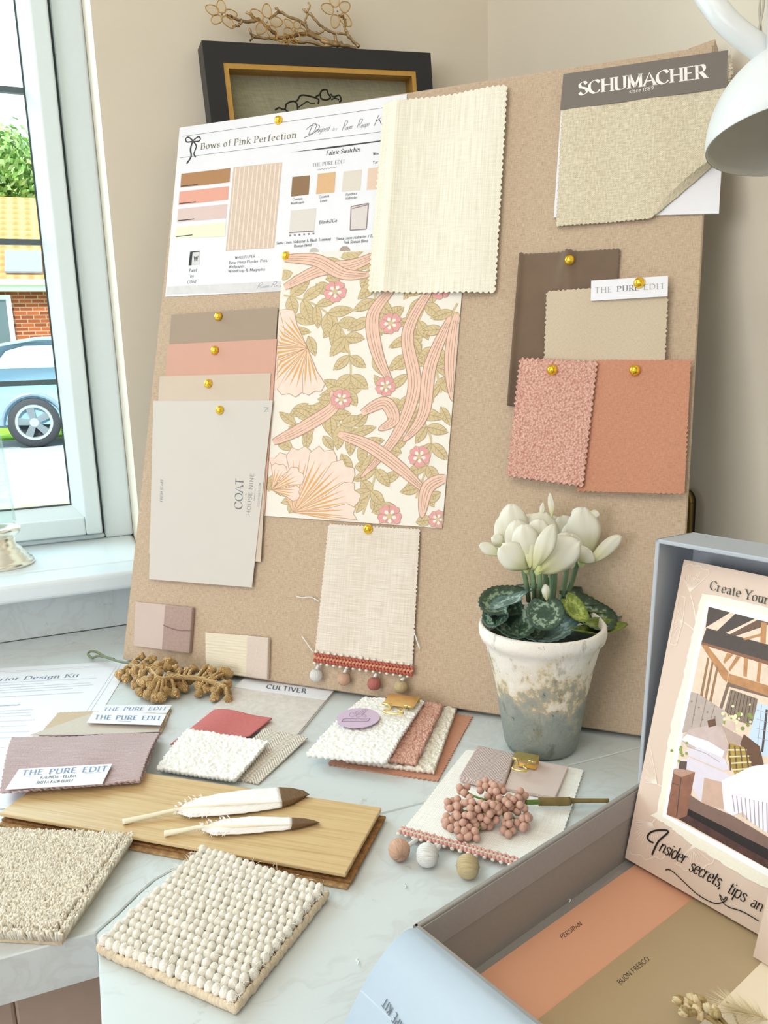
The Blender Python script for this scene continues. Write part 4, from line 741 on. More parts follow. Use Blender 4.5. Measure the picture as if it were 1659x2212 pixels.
for a in (((690, 560), (700, 230), 220, (-.02, -.022), .06), ((690, 560), (560, 330), 180, (-.02, -.022), .06)): petal(*a[:5], FL[4])
stm = MB().tube(spline([at(*pk(575, 640), DP-.03), at(*pk(590, 560), DP-.034), at(*pk(600, 480), DP-.036)], 5), .0009, 6).build('stamen', solid('olive_stamen', '#7c7f3e', .7), FL[1], True)
for (a, b, d) in (((470, 640), (515, 900), .018), ((540, 660), (560, 900), .026), ((597, 670), (600, 900), .03), ((645, 660), (636, 900), .012), ((692, 640), (688, 900), -.012), ((722, 640), (700, 920), .01), ((825, 560), (765, 920), .006), ((900, 590), (800, 900), -.012), ((655, 720), (660, 900), -.02)):
    MB().tube(spline([at(*pk(*a), DP-d), at(*pk((a[0]+b[0])/2+6, (a[1]+b[1])/2), DP-d), at(*pk(*b), DP-d*.3)], 5), .0021, 8).build('stem', STEM, t, True)
for a in (((660, 900), (650, 770), 56, (.034, .034), .05), ((525, 790), (498, 668), 40, (.0, .0), .05), ((815, 800), (822, 752), 30, (-.01, -.01), .05)): petal(*a, t, name='flower_bud', cup=.8)
def leafmat(nm, dark, mid, light):
    m, nt, b = base(nm); uv = nd(nt, 'ShaderNodeTexCoord').outputs['UV']; s_ = nd(nt, 'ShaderNodeSeparateXYZ', {'Vector': uv})
    r_ = mathn(nt, 'POWER', mathn(nt, 'ADD', mathn(nt, 'POWER', s_.outputs[0], 2.0), mathn(nt, 'POWER', s_.outputs[1], 2.0)), .5); n_ = noisen(nt, uv, 4.2, 3, .6)
    ringf = mathn(nt, 'MULTIPLY', mathn(nt, 'SUBTRACT', 1.0, mathn(nt, 'MULTIPLY', mathn(nt, 'ABSOLUTE', mathn(nt, 'SUBTRACT', r_, .58)), 4.0)), 1.0); f = mathn(nt, 'ADD', mathn(nt, 'MULTIPLY', ringf, .16), n_)
    nt.links.new(ramp(nt, f, [(.42, dark), (.58, mid), (.66, light)]), b.inputs['Base Color']); b.inputs['Roughness'].default_value = .5
    bn = nd(nt, 'ShaderNodeBump', {'Height': n_, 'Strength': .3, 'Distance': .002}); nt.links.new(bn.outputs[0], b.inputs['Normal']); return m
LF1 = leafmat('cyclamen_leaf', '#2f4636', '#3d5843', '#8ea38b'); LF2 = leafmat('yellow_green_leaf', '#6d7f35', '#8fa046', '#b0bb6c'); LF3 = leafmat('teal_leaf', '#4d6862', '#6d8780', '#a5b9b3')
def leaf(no, tip, lw, rw_, dn, dt, dl, dr, mat=LF1, cup=.12, seed=0):
    # notch, tip, left and right extremes on the picture with depth offsets (towards viewer) for each
    N_, T_, L_, R_ = at(*pk(*no), DP-dn), at(*pk(*tip), DP-dt), at(*pk(*lw), DP-dl), at(*pk(*rw_), DP-dr); C = (N_+T_+L_+R_)/4; a = (T_-N_)/2; b = (R_-L_)/2; nn = b.cross(a).normalized(); nn = nn if nn.z > 0 else -nn
    vs_ = []; uv = []; NR, NA = 8, 56; ln = a.length
    vs_.append(C-nn*cup*ln); uv.append((0, 0))
    for j in range(1, NR+1):
        r_ = j/NR
        for k in range(NA):
            th = 2*PI*k/NA; hr = 1-.34*math.exp(-((th-PI)/.34)**2)+.10*(math.exp(-((th-PI-.75)/.4)**2)+math.exp(-((th-PI+.75)/.4)**2)); hr *= (1+.028*(1 if k % 2 else -1)*(r_ > .95))
            x, y = math.cos(th)*hr*r_, math.sin(th)*hr*r_; vs_.append(C+a*x+b*y+nn*ln*cup*(-1+1.6*r_*r_+.25*math.sin(3*th+seed)*r_*r_)); uv.append((x, y))
    fs = [(0, 1+k, 1+(k+1) % NA) for k in range(NA)]+[(1+(j-1)*NA+k, 1+j*NA+k, 1+j*NA+(k+1) % NA, 1+(j-1)*NA+(k+1) % NA) for j in range(1, NR) for k in range(NA)]
    o = mk('leaf', vs_, fs, mat, t, uv, True); sm = o.modifiers.new('solidify', 'SOLIDIFY'); sm.thickness = .0005
leaf((500, 880), (120, 880), (300, 1060), (330, 810), .02, .022, .05, .0, LF1, .12)
leaf((500, 870), (215, 945), (310, 960), (420, 840), .045, .05, .06, .03, LF3, .1, 1)
leaf((380, 930), (150, 980), (260, 1150), (300, 900), .045, .03, .05, .02, LF1, .16, 2)
leaf((520, 940), (300, 1150), (260, 960), (560, 1170), .035, .052, .03, .062, LF1, .3, 3)
leaf((660, 1000), (655, 1240), (400, 1130), (905, 1085), .02, .060, .05, .052, LF3, .22, 4)
leaf((560, 1030), (470, 1200), (380, 1100), (640, 1180), .03, .058, .05, .055, LF1, .2, 3)
leaf((645, 880), (645, 1145), (500, 985), (800, 985), .058, .068, .062, .062, LF1, .06, 5)
leaf((800, 880), (1180, 1100), (900, 1110), (1060, 930), .02, .012, .045, -.015, LF1, .2, 6)
leaf((880, 1090), (1240, 1130), (960, 1165), (1180, 1060), .045, .01, .05, .0, LF2, .15, 7)
leaf((800, 870), (990, 1065), (800, 1000), (900, 900), .045, .05, .055, .04, LF2, .2, 8)
leaf((780, 830), (1100, 950), (850, 900), (1000, 820), -.005, -.025, .01, -.035, LF1, .15, 9)
leaf((850, 870), (1150, 1010), (880, 950), (1080, 910), .0, -.01, .01, -.03, LF2, .15, 9)
leaf((1080, 990), (1285, 1000), (1150, 1035), (1180, 965), -.01, -.02, -.005, -.025, LF3, .1, 2)
leaf((560, 820), (400, 790), (440, 830), (560, 770), -.02, -.03, -.015, -.035, LF3, .1, 2)
MB().lathe([(.001, .096), (.0455, .096)], PC, seg=32).build('moss_filling', noisy('dark_moss', '#20261c', '#39402b', 90), t)
# ------------------------------------------------------------------ wall lamp reaching in at the right
LC = V((.4738, .4129, .4644)); LN = V((-.0736, -.149, -.986)).normalized(); LR = .065
t = thing('lamp', 'white dome lamp on a curved arm overlapping the board\'s top right corner', 'lamp', LC+LN*.01)
LW = solid('white_lamp_enamel', '#dadcdb', .3, var=.01, bump=.12, bscale=260); LI = solid('lamp_inside_white', '#b9b4a8', .6, var=.02)
pr_ = [(LR*math.cos(a)**.85, -LR*.92*math.sin(a)) for a in [k*PI/2/18 for k in range(18)]]+[(.006, -LR*.92)]
MB().lathe([(LR-.0004, .0008)]+pr_, LC, LN, 72).build('shade', LW, t, True); MB().lathe([(LR-.0006, .0006)]+[(r*.975, z*.97+.0006) for r, z in pr_], LC, LN, 72).build('shade_lining', LI, t, True)
MB().lathe([(.012, -.052), (.012, -.034), (.001, -.034)], LC, LN, 24).build('lamp_holder', LW, t, True); MB().ball(LC-LN*.020, .017, 20, 12).build('bulb', solid('frosted_bulb', '#e6e4df', .35), t, True)
tp = LC-LN*LR*.92; D_ = (tp-CAM).dot(CF)
MB().lathe([(.0095, .004), (.0095, -.012), (.006, -.016), (.0015, -.016)], tp, LN, 24).build('shade_cap', LW, t, True)
arm = [at(1690, 150, D_+.004), at(1640, 104, D_), at(1590, 66, D_), at(1548, 20, D_+.002), at(1512, -50, D_+.01)]; arm += [arm[-1]+V((-.002, .004, .05)), arm[-1]+V((.03, .01, .10)), V((RX-.012, .46, .70)), V((RX-.001, .46, .705))]
MB().tube(spline(arm, 8), .0078, 14).build('arm', LW, t, True); MB().lathe([(.03, 0), (.028, .008), (.001, .009)], (RX-.0005, .46, .705), (-1, 0, 0), 32).build('wall_plate', LW, t, True)
cm = MB(); ca, cb = at(1636, 150, D_+.002), at(1650, -60, D_-.012)
for k in (0, 1): cm.tube([ca+(cb-ca)*(i/40)+CR*(.0011*math.cos(i*.22+k*PI))+CF*(.0011*math.sin(i*.22+k*PI)) for i in range(41)]+[arm[5]], .0008, 6)
cm.build('twisted_cord', solid('grey_braided_cord', '#b9b2a2', .6), t, True)
rod = MB().tube([at(1660, 110, D_-.01), at(1664, -60, D_-.01), arm[5]+V((.004, 0, 0))], .0014, 8).build('rod', LW, t, True)
# ------------------------------------------------------------------ glass lantern on the sill
lx, ly = -.1055, 1.098; t = thing('hurricane_lantern', 'glass hurricane lantern with a stepped silver-gilt foot on the window sill', 'lantern', (lx, ly, SZ))
SIL = solid('warm_silver', '#f6f3e8', .24, .95, .04)
MB().lathe([(.001, 0), (.0385, 0), (.0395, .003), (.0375, .007), (.034, .008), (.0335, .011), (.031, .012), (.030, .016), (.027, .017), (.026, .021), (.022, .024), (.019, .028), (.019, .036), (.001, .036)], (lx, ly, SZ), seg=64).build('foot', SIL, t, True)
MB().lathe([(.019, .036), (.024, .040), (.0262, .043), (.0275, .047), (.0265, .050), (.0245, .049), (.023, .044), (.001, .044)], (lx, ly, SZ), seg=64).build('collar', SIL, t, True)
MB().lathe([(.0225, .046), (.0225, .075), (.0195, .13), (.016, .21), (.016, .24)], (lx, ly, SZ), seg=64).build('glass_chimney', glassmat('lantern_glass', '#f3fbf9', .1), t, True)
# ------------------------------------------------------------------ grey presentation box, standing lid, and what is in it
BA = V((.1322, .3187, 0)); U_ = (V((.3206, .3784, 0))-BA).normalized(); Vv = V((U_.y, -U_.x, 0)); BL_, BW, BH, BT = .2005, .312, .05, .0028
GREY = solid('grey_box_board', '#97938f', .6, var=.03, vscale=500); GREYL = solid('grey_box_wrap', '#aeb3ba', .5, var=.02, vscale=600)
bx = thing('presentation_box', 'open grey presentation box with a standing lid in the right foreground', 'box', BA+U_*.1+Vv*.15)
def pan(o, a, b, c, nm, mat, par): m = MB().obox(o, a, b, c); q_ = m.build(nm, mat, par); bevel(q_, .0007, 2); return q_
Zv = V((0, 0, 1)); tray = pan(BA, U_*BL_, Vv*BW, Zv*.002, 'tray_base', GREY, bx)
pan(BA, U_*BL_, Vv*BT, Zv*BH, 'side_wall', GREY, bx); pan(BA+Vv*(BW-BT), U_*BL_, Vv*BT, Zv*BH, 'side_wall', GREY, bx); pan(BA, U_*BT, Vv*BW, Zv*BH, 'front_wall', GREY, bx); pan(BA+U_*(BL_-BT), U_*BT, Vv*BW, Zv*BH, 'back_wall', GREY, bx)
pan(BA+Vv*BT+Zv*.032, U_*(BL_-.004), Vv*.0006, Zv*.0165, 'wrap_turn_in', solid('grey_turn_in', '#a09c9b', .6, var=.03, vscale=500), bx)
lt = math.radians(4); LU = Zv*math.cos(lt)+U_*math.sin(lt); LB = U_*math.cos(lt)-Zv*math.sin(lt)
lo = BA+U_*(BL_+.0008)+Zv*.0035-Vv*.005; LH, LD = .208, .0425
lo = lo+LU*0
lid = pan(lo+LB*LD, Vv*(BW+.010), LU*LH, LB*.0022, 'lid_panel', GREYL, bx)
for nm, o_, a_, b_ in (('lid_side', lo, Vv*.0028, LU*LH), ('lid_side', lo+Vv*(BW+.0072), Vv*.0028, LU*LH), ('lid_top', lo+LU*(LH-.0028), Vv*(BW+.010), LU*.0028), ('lid_hinge_wall', lo+LU*.002, Vv*(BW+.010), LU*.0028)): pan(o_, a_, b_, LB*LD, nm, GREYL, bx)
# flap folding down over the front
FV0 = .0035; ns = 18; fl = [(-.0002, .0504), (.006, .0530), (.013, .0520), (.022, .0480), (.032, .0405), (.041, .0310), (.049, .0195), (.0555, .0080), (.058, .0012)]
fp_ = [V((a, b, 0)) for a, b in fl]; fsp = spline(fp_, 5); vs_ = []; uv = []
for i, p in enumerate(fsp):
    for j in range(2): vs_.append(BA-U_*p.x+Zv*p.y+Vv*(FV0+(BW-.007)*j)); uv.append((j, i))
for i, p in enumerate(fsp):
    a, b = fsp[max(i-1, 0)], fsp[min(i+1, len(fsp)-1)]; d = (b-a).normalized(); nx, nz = -d.y, d.x
    for j in range(2): vs_.append(BA-U_*(p.x+nx*.0016)+Zv*(p.y+(nz if nz < 0 else -nz)*0-.0016*d.x)+Vv*(FV0+(BW-.007)*j)); uv.append((j, i))
n = len(fsp); N2 = 2*n; fs = [(2*i, 2*i+2, 2*i+3, 2*i+1) for i in range(n-1)]+[(N2+2*i, N2+2*i+1, N2+2*i+3, N2+2*i+2) for i in range(n-1)]+[(2*i, N2+2*i, N2+2*i+2, 2*i+2) for i in range(n-1)]+[(2*i+1, 2*i+3, N2+2*i+3, N2+2*i+1) for i in range(n-1)]+[(0, 1, N2+1, N2), (N2-2, 2*N2-2, 2*N2-1, N2-1)]
flap = mk('front_flap', vs_, [tuple(reversed(f)) for f in fs], solid('pale_blue_grey_flap', '#b7c1cc', .38, var=.01, vscale=300), bx, uv, True)
def flp(arc, vv, off=.0004):
    L = 0
    for a, b in zip(fsp, fsp[1:]):
        s_ = (b-a).length
        if L+s_ >= arc: p = a+(b-a)*((arc-L)/s_); d = (b-a)/s_; return BA-U_*(p.x+d.y*-off)+Zv*(p.y+d.x*off)+Vv*(FV0+vv)
        L += s_
    return BA-U_*fsp[-1].x+Vv*(FV0+vv)
class FlapPlane:
    n = V((0, 0, 0))
    def P(s, a, v, off=0): return flp(a, v)
g = GR(FlapPlane()); TX = 'ROOM RECIPE KIT'; xx = 0; fm = MB(); capw = .0027
for ch in reversed(TX):
    adv = .34 if ch == ' ' else glyph_strokes(ch)[0]
    if ch != ' ':
        for kind, pts in glyph_strokes(ch)[1]:
            wv = .10*capw
            for a, b in zip(pts, pts[1:]):
                d = (b-a).normalized()*1; k = V((-d.y, d.x))*(.055+.045*abs(d.y))
                Q = [(a+k), (b+k), (b-k), (a-k)]
                qq = [flp(.0365+q_.y*capw*1.4+.21*(xx+adv-q_.x)*capw*1.15, .0145+(xx+adv-q_.x)*capw*1.15) for q_ in Q]
                fm.add(qq, [(0, 1, 2, 3)]); 
    xx += adv+.16
fm.build('lettering', solid('slate_ink', '#5b6570', .5), flap)
# cards lying in the tray
def tcard(pts, z, col, label, nm='paint_card'):
    q = [G(x, y, z) for x, y in pts]; o = sheet(q, .0006, .03).build(nm, solid('tray_'+nm+col[1:], col, .42, var=.01, vscale=30)); return tag(o, label, 'paint card', 'painted cards lying in the box tray')
c1 = tcard([(1000, 2131), (1386, 1858), (1520, 1955), (1120, 2300)], .0030, '#e3a98a', 'salmon painted card lettered along its edge, nearest the box side wall')
c2 = tcard([(1105, 2246), (1521, 1922), (1695, 2042), (1300, 2420)], .0040, '#b49c79', 'olive tan painted card overlapping the salmon card in the box')
c3 = tcard([(1440, 2283), (1700, 2024), (1860, 2110), (1620, 2420)], .0050, '#f0ddc2', 'pale cream painted card at the bottom right corner of the box')
o = sheet([G(x, y, .0024) for x, y in ((1245, 1960), (1338, 1880), (1350, 1888), (1258, 1968))], .0003, .01).build('card_slip', solid('grey_card_slip', '#a39a95', .6)); tag(o, 'sliver of a grey card slip beside the salmon card in the box', 'card')
g = GR(PL((0, 0, .0031), (1, 0, 0), (0, 1, 0))); r7 = lambda x, y: (750+x/2.552, 1640+y/2.552); g.text('PERSIPAN', r7(1185, 992), r7(1297, 912), r7(1170, 972), BLACK, .11, .3, False, 0, 1, .06); g.build('lettering', c1)
g = GR(PL((0, 0, .0041), (1, 0, 0), (0, 1, 0))); r9 = lambda x, y: (1300+x/3.866, 1640+y/3.866); g.text('BUON FRESCO', r9(155, 1882), r9(402, 1672), r9(122, 1852), BLACK, .11, .3, False, 0, 1, .06); g.build('lettering', c2)
# brochure leaning in the lid
bl3, br3 = G(1350, 1853, .0062), G(1640, 2020, .0062); bd = (br3-bl3).normalized(); bk = Zv.cross(bd); at_ = math.radians(15); BP = PL(bl3, bd, Zv*math.cos(at_)+bk*math.sin(at_))
BRW, BRH = .149, .1975; bq4 = [BP.L(0.001, BRH), BP.L(BRW, BRH), BP.L(BRW, 0), BP.L(0, 0)]
BLUSH = solid('blush_brochure_cover', '#dcc5b4', .35, var=.03, vscale=14)
br = sheet(bq4, .0022, .05).build('brochure', BLUSH); tag(br, 'blush brochure with a bedroom photograph leaning inside the box lid', 'brochure')
b_ = lambda x, y: (1300+x/3.813, 1140+y/3.813); d_ = lambda x, y: (1300+x/3.866, 1640+y/3.866)
g = GR(BP, .0002); WF = solid('white_line_art', '#f2e4d4', .5)
cl = lambda *a: [b_(*p) for p in a]; dl = lambda *a: [d_(*p) for p in a]
def fan(c, f, R, a0, a1, n, st):                                 # line-drawn ginkgo-like fan
    def inside(P): return [p for p in P if .002 < (BP.P(*p)-BP.o).dot(BP.e1) < BRW-.002 and .002 < (BP.P(*p)-BP.o).dot(BP.e2) < BRH-.002]
    def LN_(P, wd, sm=False):
        P = [(q.x, q.y) for q in spline([(x, y, 0) for x, y in P], 4)] if sm else P; P = inside(P)
        if len(P) > 1: g.line(P, wd, WF)
    r_ = random.Random(int(c[0]+c[1])); E = []
    for k in range(n):
        a = a0+(a1-a0)*k/(n-1); rr = R*(.86+.1*math.sin(k*1.7)); LN_([f(c[0]+q*rr*math.cos(a), c[1]+q*rr*math.sin(a)*1.0) for q in [.02+(r_.uniform(.55, .95))*i/6 for i in range(7)]], .0003)
        E.append(f(c[0]+R*(1+.05*math.sin(k*2.1))*math.cos(a), c[1]+R*(1+.05*math.sin(k*2.1))*math.sin(a)))
    LN_(E, .0004, True); LN_([f(*c), E[0]], .0004); LN_([f(*c), E[-1]], .0004); LN_([f(*c), f(c[0]+st[0]*.5+8, c[1]+st[1]*.5), f(c[0]+st[0], c[1]+st[1])], .0006, True)
fan((725, 530), b_, 225, -2.0, -.75, 12, (50, 250)); fan((665, 770), b_, 205, -4.45, -1.75+.3, 12, (110, 90)); fan((455, 2110), b_, 300, -3.0, -1.75, 14, (60, 40)); fan((420, 530), d_, 300, 1.2, 3.3, 16, (40, -60)); fan((760, 720), d_, 210, .55, 2.3, 10, (-60, -50))
CRE = solid('torn_paper_edge', '#efe8d6', .6, var=.03, vscale=700); MATW = solid('photo_white_mat', '#f6f5f6', .5, var=.0)
rj = random.Random(9); jag = lambda P, k: [p for a, b in zip(P, P[1:]) for p in [(a[0]+(b[0]-a[0])*i/k+rj.uniform(-7, 7), a[1]+(b[1]-a[1])*i/k+rj.uniform(-5, 5)) for i in range(k)]]+[P[-1]]
conv = lambda p: ((p[0]/3.866-0)*3.813, (500+p[1]/3.866)*3.813)        # second crop to first crop measure
outer = jag([conv((1700, 1235)), conv((1200, 990)), conv((760, 720)), conv((560, 560)), conv((405, 470))], 12)+jag([(462, 2340), (520, 1900), (590, 1540), (665, 1250), (720, 1000), (780, 720), (825, 545)], 8)+jag([(825, 545), (1050, 575), (1369, 660), (1700, 745)], 8)
g.poly(cl(*outer), CRE)
g.poly(cl((856, 607), (1700, 802), conv((1700, 1160)), conv((505, 478))), MATW)
PHP = [(880, 650), (1700, 868), conv((1700, 1085)), conv((540, 462))]
tn = lambda nm, c, v=.06: solid('photo_'+nm, c, .5, var=v, vscale=220)
WALLP, BEAM, OAKP, HEAD, LINP, DKF, BEDB, TBL, CURT, SKYP, GRN, WCL = tn('wall', '#e3ccb6'), tn('beam', '#4f443e'), tn('oak', '#b98557', .15), tn('headboard', '#b8a79d'), tn('linen', '#dcd3dd', .03), tn('dark_floor', '#1f1714'), tn('bed_base', '#7d6257'), tn('chest', '#8d5f4b', .12), tn('curtain', '#8a7565', .15), tn('sky', '#c4d6e6', .02), tn('leaf', '#8b9a4c', .2), tn('white', '#eeeaf0', .02)
LN2 = tn('fold_line', '#a997a6'); PLD = tn('plaid', '#a58a3e', .2); PLB = tn('plaid_brown', '#6a4a36', .1)
g.poly(cl(*PHP), WALLP)
g.poly(cl((880, 650), (1060, 698), (855, 822)), BEAM); g.poly(cl((1100, 708), (1260, 750), (1010, 872), (940, 858)), BEAM); g.poly(cl((1285, 757), (1369, 778), (1369, 800), (1080, 900), (1040, 885)), tn('rafter', '#6d5344'))
g.poly(cl((862, 825), (1369, 962), (1700, 1050), (1700, 1210), (1369, 1125), (822, 940)), BEAM); g.poly(cl((822, 940), (1369, 1098), (1700, 1190), (1700, 1225), (1369, 1130), (820, 962)), tn('beam_underside', '#8b5f47'))
for p in (((1315, 775), (1360, 785), (1350, 960), (1305, 945)), ((1310, 870), (1330, 890), (1180, 925), (1150, 915)), ((820, 965), (870, 970), (1045, 1190), (1030, 1270), (1000, 1250)), ((1045, 1200), (1369, 1300), (1700, 1400), (1700, 1500), (1369, 1385), (1035, 1270)), ((1170, 1070), (1205, 1078), (1195, 1230), (1165, 1222)), ((1290, 1105), (1318, 1112), (1300, 1275), (1272, 1268)), ((1110, 1055), (1145, 1063), (1055, 1185), (1042, 1165)), ((1030, 1030), (1085, 1045), (1010, 1120), (1000, 1105))): g.poly(cl(*p), OAKP)
for x in (870, 905, 945): g.poly(cl((x, 1065+(x-870)), (x+16, 1080+(x-870)), (x-42, 1400+(x-870)*.6), (x-62, 1385+(x-870)*.6)), tn('stud', '#97714f'))
g.poly(cl((1035, 1270), (1369, 1385), (1369, 1400), (1050, 1310), (990, 1500), (965, 1490)), tn('shadow_corner', '#7f6658'))
g.poly(cl((1060, 1330), (1285, 1410), (1245, 1625), (1140, 1600), (1010, 1510)), CURT)
for k in range(8): g.line(cl((1075+k*26, 1338+k*9), (1030+k*28, 1530+k*11)), .0004, BEAM)
g.poly(cl((1285, 1440), (1700, 1570), (1700, 1950), (1330, 1880), (1200, 1760)), SKYP); g.poly(cl((1369, 1500), (1330, 1850), (1312, 1845), (1350, 1495)), BEAM)
for k in range(4): g.line(cl((1275, 1500+k*75), (1700, 1630+k*75)), .0003, LN2)
for x in (1318, 1440): g.line(cl((x, 1455), (x-40, 1830)), .0003, LN2)
g.poly(cl((735, 1350), (790, 1365), (1000, 1500), (1025, 1545), (985, 1640), (660, 1690)), HEAD)
for x in (770, 840, 910): g.line(cl((x+20, 1365+(x-770)*.7), (x-30, 1640)), .0005, tn('headboard_seam', '#8f7d74'))
for x, y in ((740, 1430), (800, 1480), (870, 1520), (760, 1540), (830, 1580), (930, 1560)): g.disc(b_(x, y), 2.2, MT['photo_headboard_seam'])
rg = random.Random(3)
for k in range(26): g.disc(b_(1110+rg.gauss(0, 60), 1590+rg.gauss(0, 55)), rg.uniform(2, 5), GRN if k % 2 else tn('cream_bloom', '#ebe6b4', .05), None, 8)
g.poly(cl((1020, 1580), (1100, 1600), (1090, 1680), (1010, 1650)), tn('lampshade', '#d8bfae'))
g.poly(cl((655, 1745), (720, 1660), (900, 1625), (985, 1640), (1040, 1800), (1015, 1900), (960, 1930), (700, 1800)), tn('pillow_shade', '#c9b3ad')); g.poly(cl((655, 1745), (700, 1700), (880, 1760), (1010, 1840), (980, 1930), (760, 1800)), WCL)
g.poly(cl((690, 1830), (800, 1810), (1010, 1900), (1050, 1990), (1000, 2000), (720, 1880)), LINP); g.line(cl((700, 1800), (860, 1860), (970, 1930)), .0004, LN2)
g.poly(cl((870, 1590), (935, 1570), (940, 1630), (880, 1645)), PLB)
g.poly(cl((985, 1625), (1150, 1720), (1190, 1790), (1050, 1800)), tn('cushion_taupe', '#b79e92')); g.poly(cl((1170, 1700), (1300, 1800), (1335, 1960), (1240, 1990), (1140, 1780)), PLB); g.poly(cl((1045, 1770), (1175, 1810), (1250, 2000), (1110, 2065), (1035, 1900)), PLD)
for k in range(4): g.line(cl((1050+k*45, 1785+k*12), (1060+k*52, 2000+k*8)), .0009, PLB); g.line(cl((1040+k*12, 1830+k*55), (1195+k*18, 1830+k*50)), .0009, tn('plaid_cream', '#ddd0a5'))
g.poly(cl((640, 1930), (720, 1890), (1110, 2060), (1250, 2000), (1369, 1950), (1700, 1990), conv((1700, 700)), conv((1330, 500)), conv((860, 330)), conv((760, 220)), (600, 2010)), LINP)
g.poly(dl((1000, 180), (1250, 60), (1388, 40), (1700, 90), (1700, 720), (1388, 620), (1240, 520), (1180, 440), (1090, 470), (1010, 415)), WCL)
for k in range(9): g.line(dl((1090+k*36, 300+k*8), (1110+k*34, 440+k*22)), .0006, LN2)
g.poly(dl((745, 130), (850, 150), (1010, 415), (830, 360), (760, 250)), LINP); g.poly(dl((855, 155), (1000, 190), (1020, 420), (830, 370)), tn('valance', '#c9a794'))
g.poly(dl((725, 290), (830, 360), (1090, 470), (1370, 640), (1700, 830), (1700, 1000), (1360, 800), (720, 420)), BEDB)
g.poly(dl((715, 410), (1360, 735), (1700, 920), (1700, 1060), (1360, 830), (690, 470)), DKF); g.poly(dl((640, 500), (720, 470), (1360, 830), (1700, 1000), (1700, 1085), (1388, 915)), tn('floorboards', '#4d302a', .3))
g.poly(dl((600, 85), (700, 95), (780, 108), (735, 330), (712, 470), (640, 500), (540, 462)), TBL); g.poly(dl((605, 78), (690, 80), (780, 108), (665, 150), (600, 118)), tn('chest_top', '#b58f7d')); g.line(dl((662, 150), (625, 480)), .0006, BEAM); g.line(dl((590, 200), (640, 215)), .0005, BEAM)
g.poly(dl((650, 15), (712, 20), (705, 90), (640, 78)), tn('mug', '#5c4a44')); 
for k in range(9): g.disc(b_(655+rg.gauss(0, 22), 1840+rg.gauss(0, 35)), 3.2, GRN, None, 8)
g.build('printed_photo', br)
g = GR(BP, .0006); g.text('Create Your', b_(883, 506), b_(1366, 632), b_(897, 434), solid('charcoal_green_ink', '#4a4a42', .5), .15, .8, True, 0, 1, .07); g.build('title_lettering', br)
g = GR(BP, .0006)
g.line(dl((418, 798), (470, 690), (555, 605), (480, 592), (410, 610), (380, 650), (400, 685), (432, 697)), .0011, BLACK, True)
for t_, a, b, c in (('nsider', (470, 762), (690, 880), (520, 640)), ('secrets,', (718, 922), (990, 1078), (775, 800)), ('tips', (1040, 1108), (1190, 1196), (1090, 985)), ('an', (1232, 1222), (1330, 1278), (1275, 1110))): g.text(t_, d_(*a), d_(*b), d_(*c), BLACK, .088, .45, False, .12, .8, -.02)
g.line(dl((530, 925), (580, 930), (680, 1020), (800, 1130), (930, 1200), (1010, 1195), (1045, 1165), (1035, 1150), (1015, 1175), (985, 1130), (990, 1160), (1010, 1195), (1060, 1235), (1180, 1275), (1310, 1352)), .0006, BLACK, True); g.build('script_lettering', br)
# leaflet leaning in front of the brochure at the right edge
lp = G(1626.5, 2066, .0062); LP = PL(lp, bd, BP.e2); a0 = LP.P(1659, 1872); hgt = .149
o = sheet([LP.L(.003, .085), LP.L(.11, .085), LP.L(.11, 0), LP.L(0, 0)], .0012, .03).build('leaflet', BLUSH); tag(o, 'blush-edged leaflet with a white panel in front of the brochure', 'leaflet')
g = GR(LP, .0002); g.poly([LP.L(.0095, .05), LP.L(.0085, .0085), LP.L(.10, .0085), LP.L(.10, .05)], PAPER, False); g.line([proj(LP.L(.002, .028)), proj(LP.L(.005, .0265)), proj(LP.L(.007, .0285)), proj(LP.L(.0092, .026))], .0004, WF); g.build('white_panel', o)
# dried flowers on the cards
t = thing('dried_bouquet', 'small bunch of dried straw-coloured flowers at the bottom right corner of the box', 'dried flowers', G(1540, 2200, .0062))
DRY = noisy('dried_straw', '#8f7747', '#c9b384', 300); DRYP = noisy('dried_petal', '#c8a97c', '#ecdcb8', 300); rd = random.Random(12)
for tip, mid, n in (((1474, 2168), (1520, 2180), 7), ((1496, 2158), (1530, 2176), 5), ((1478, 2192), (1530, 2200), 7), ((1540, 2190), (1560, 2203), 4)):
    A_, B_, C_ = G(*tip, .014), G(*mid, .013), G(1610, 2262, .010); P = spline([C_, B_, A_], 8); s_ = MB().tube(P, .0009, 6).build('stem', DRY, t, True)
    for k in range(n):
        p = A_+(B_-A_)*(k/n)*.9+V((rd.gauss(0, .0012), rd.gauss(0, .0012), rd.uniform(-.001, .002))); d = ((A_-B_).normalized()+V((rd.gauss(0, .5), rd.gauss(0, .5), rd.uniform(0, .7)))).normalized(); e = d.orthogonal().normalized(); f_ = d.cross(e); fb = MB()
        for j in range(5): a = j*2*PI/5; w_ = (e*math.cos(a)+f_*math.sin(a)); fb.ball(p+w_*.0011+d*.0012, 1, 8, 6, 0, w_*.0009, d.cross(w_)*.0012, d*.0022)
        fb.build('floret', DRYP if k % 2 == 0 else DRY, s_, True)
MB().tube(spline([G(1568, 2160, .006), G(1585, 2190, .007), G(1605, 2240, .009), G(1620, 2270, .010)], 6), .0005, 5).build('fine_twig', DRY, t, True)
hm = MB(); hc, hd_ = G(1640, 2196, .012), (G(1590, 2178, .014)-G(1640, 2196, .012))
for k in range(260): q = hc+hd_*rd.uniform(-.4, 1); d = V((rd.gauss(0, 1), rd.gauss(0, 1), rd.gauss(0, .7))).normalized()+hd_.normalized()*1.2; q = q+V((0, 0, max(0, .009-q.z))); hm.tube([q, q+d*.004, q+d*.007+V((0, 0, max(0, .0075-(q+d*.007).z)))], [.00012, .0001, .00003], 3, 0, False)
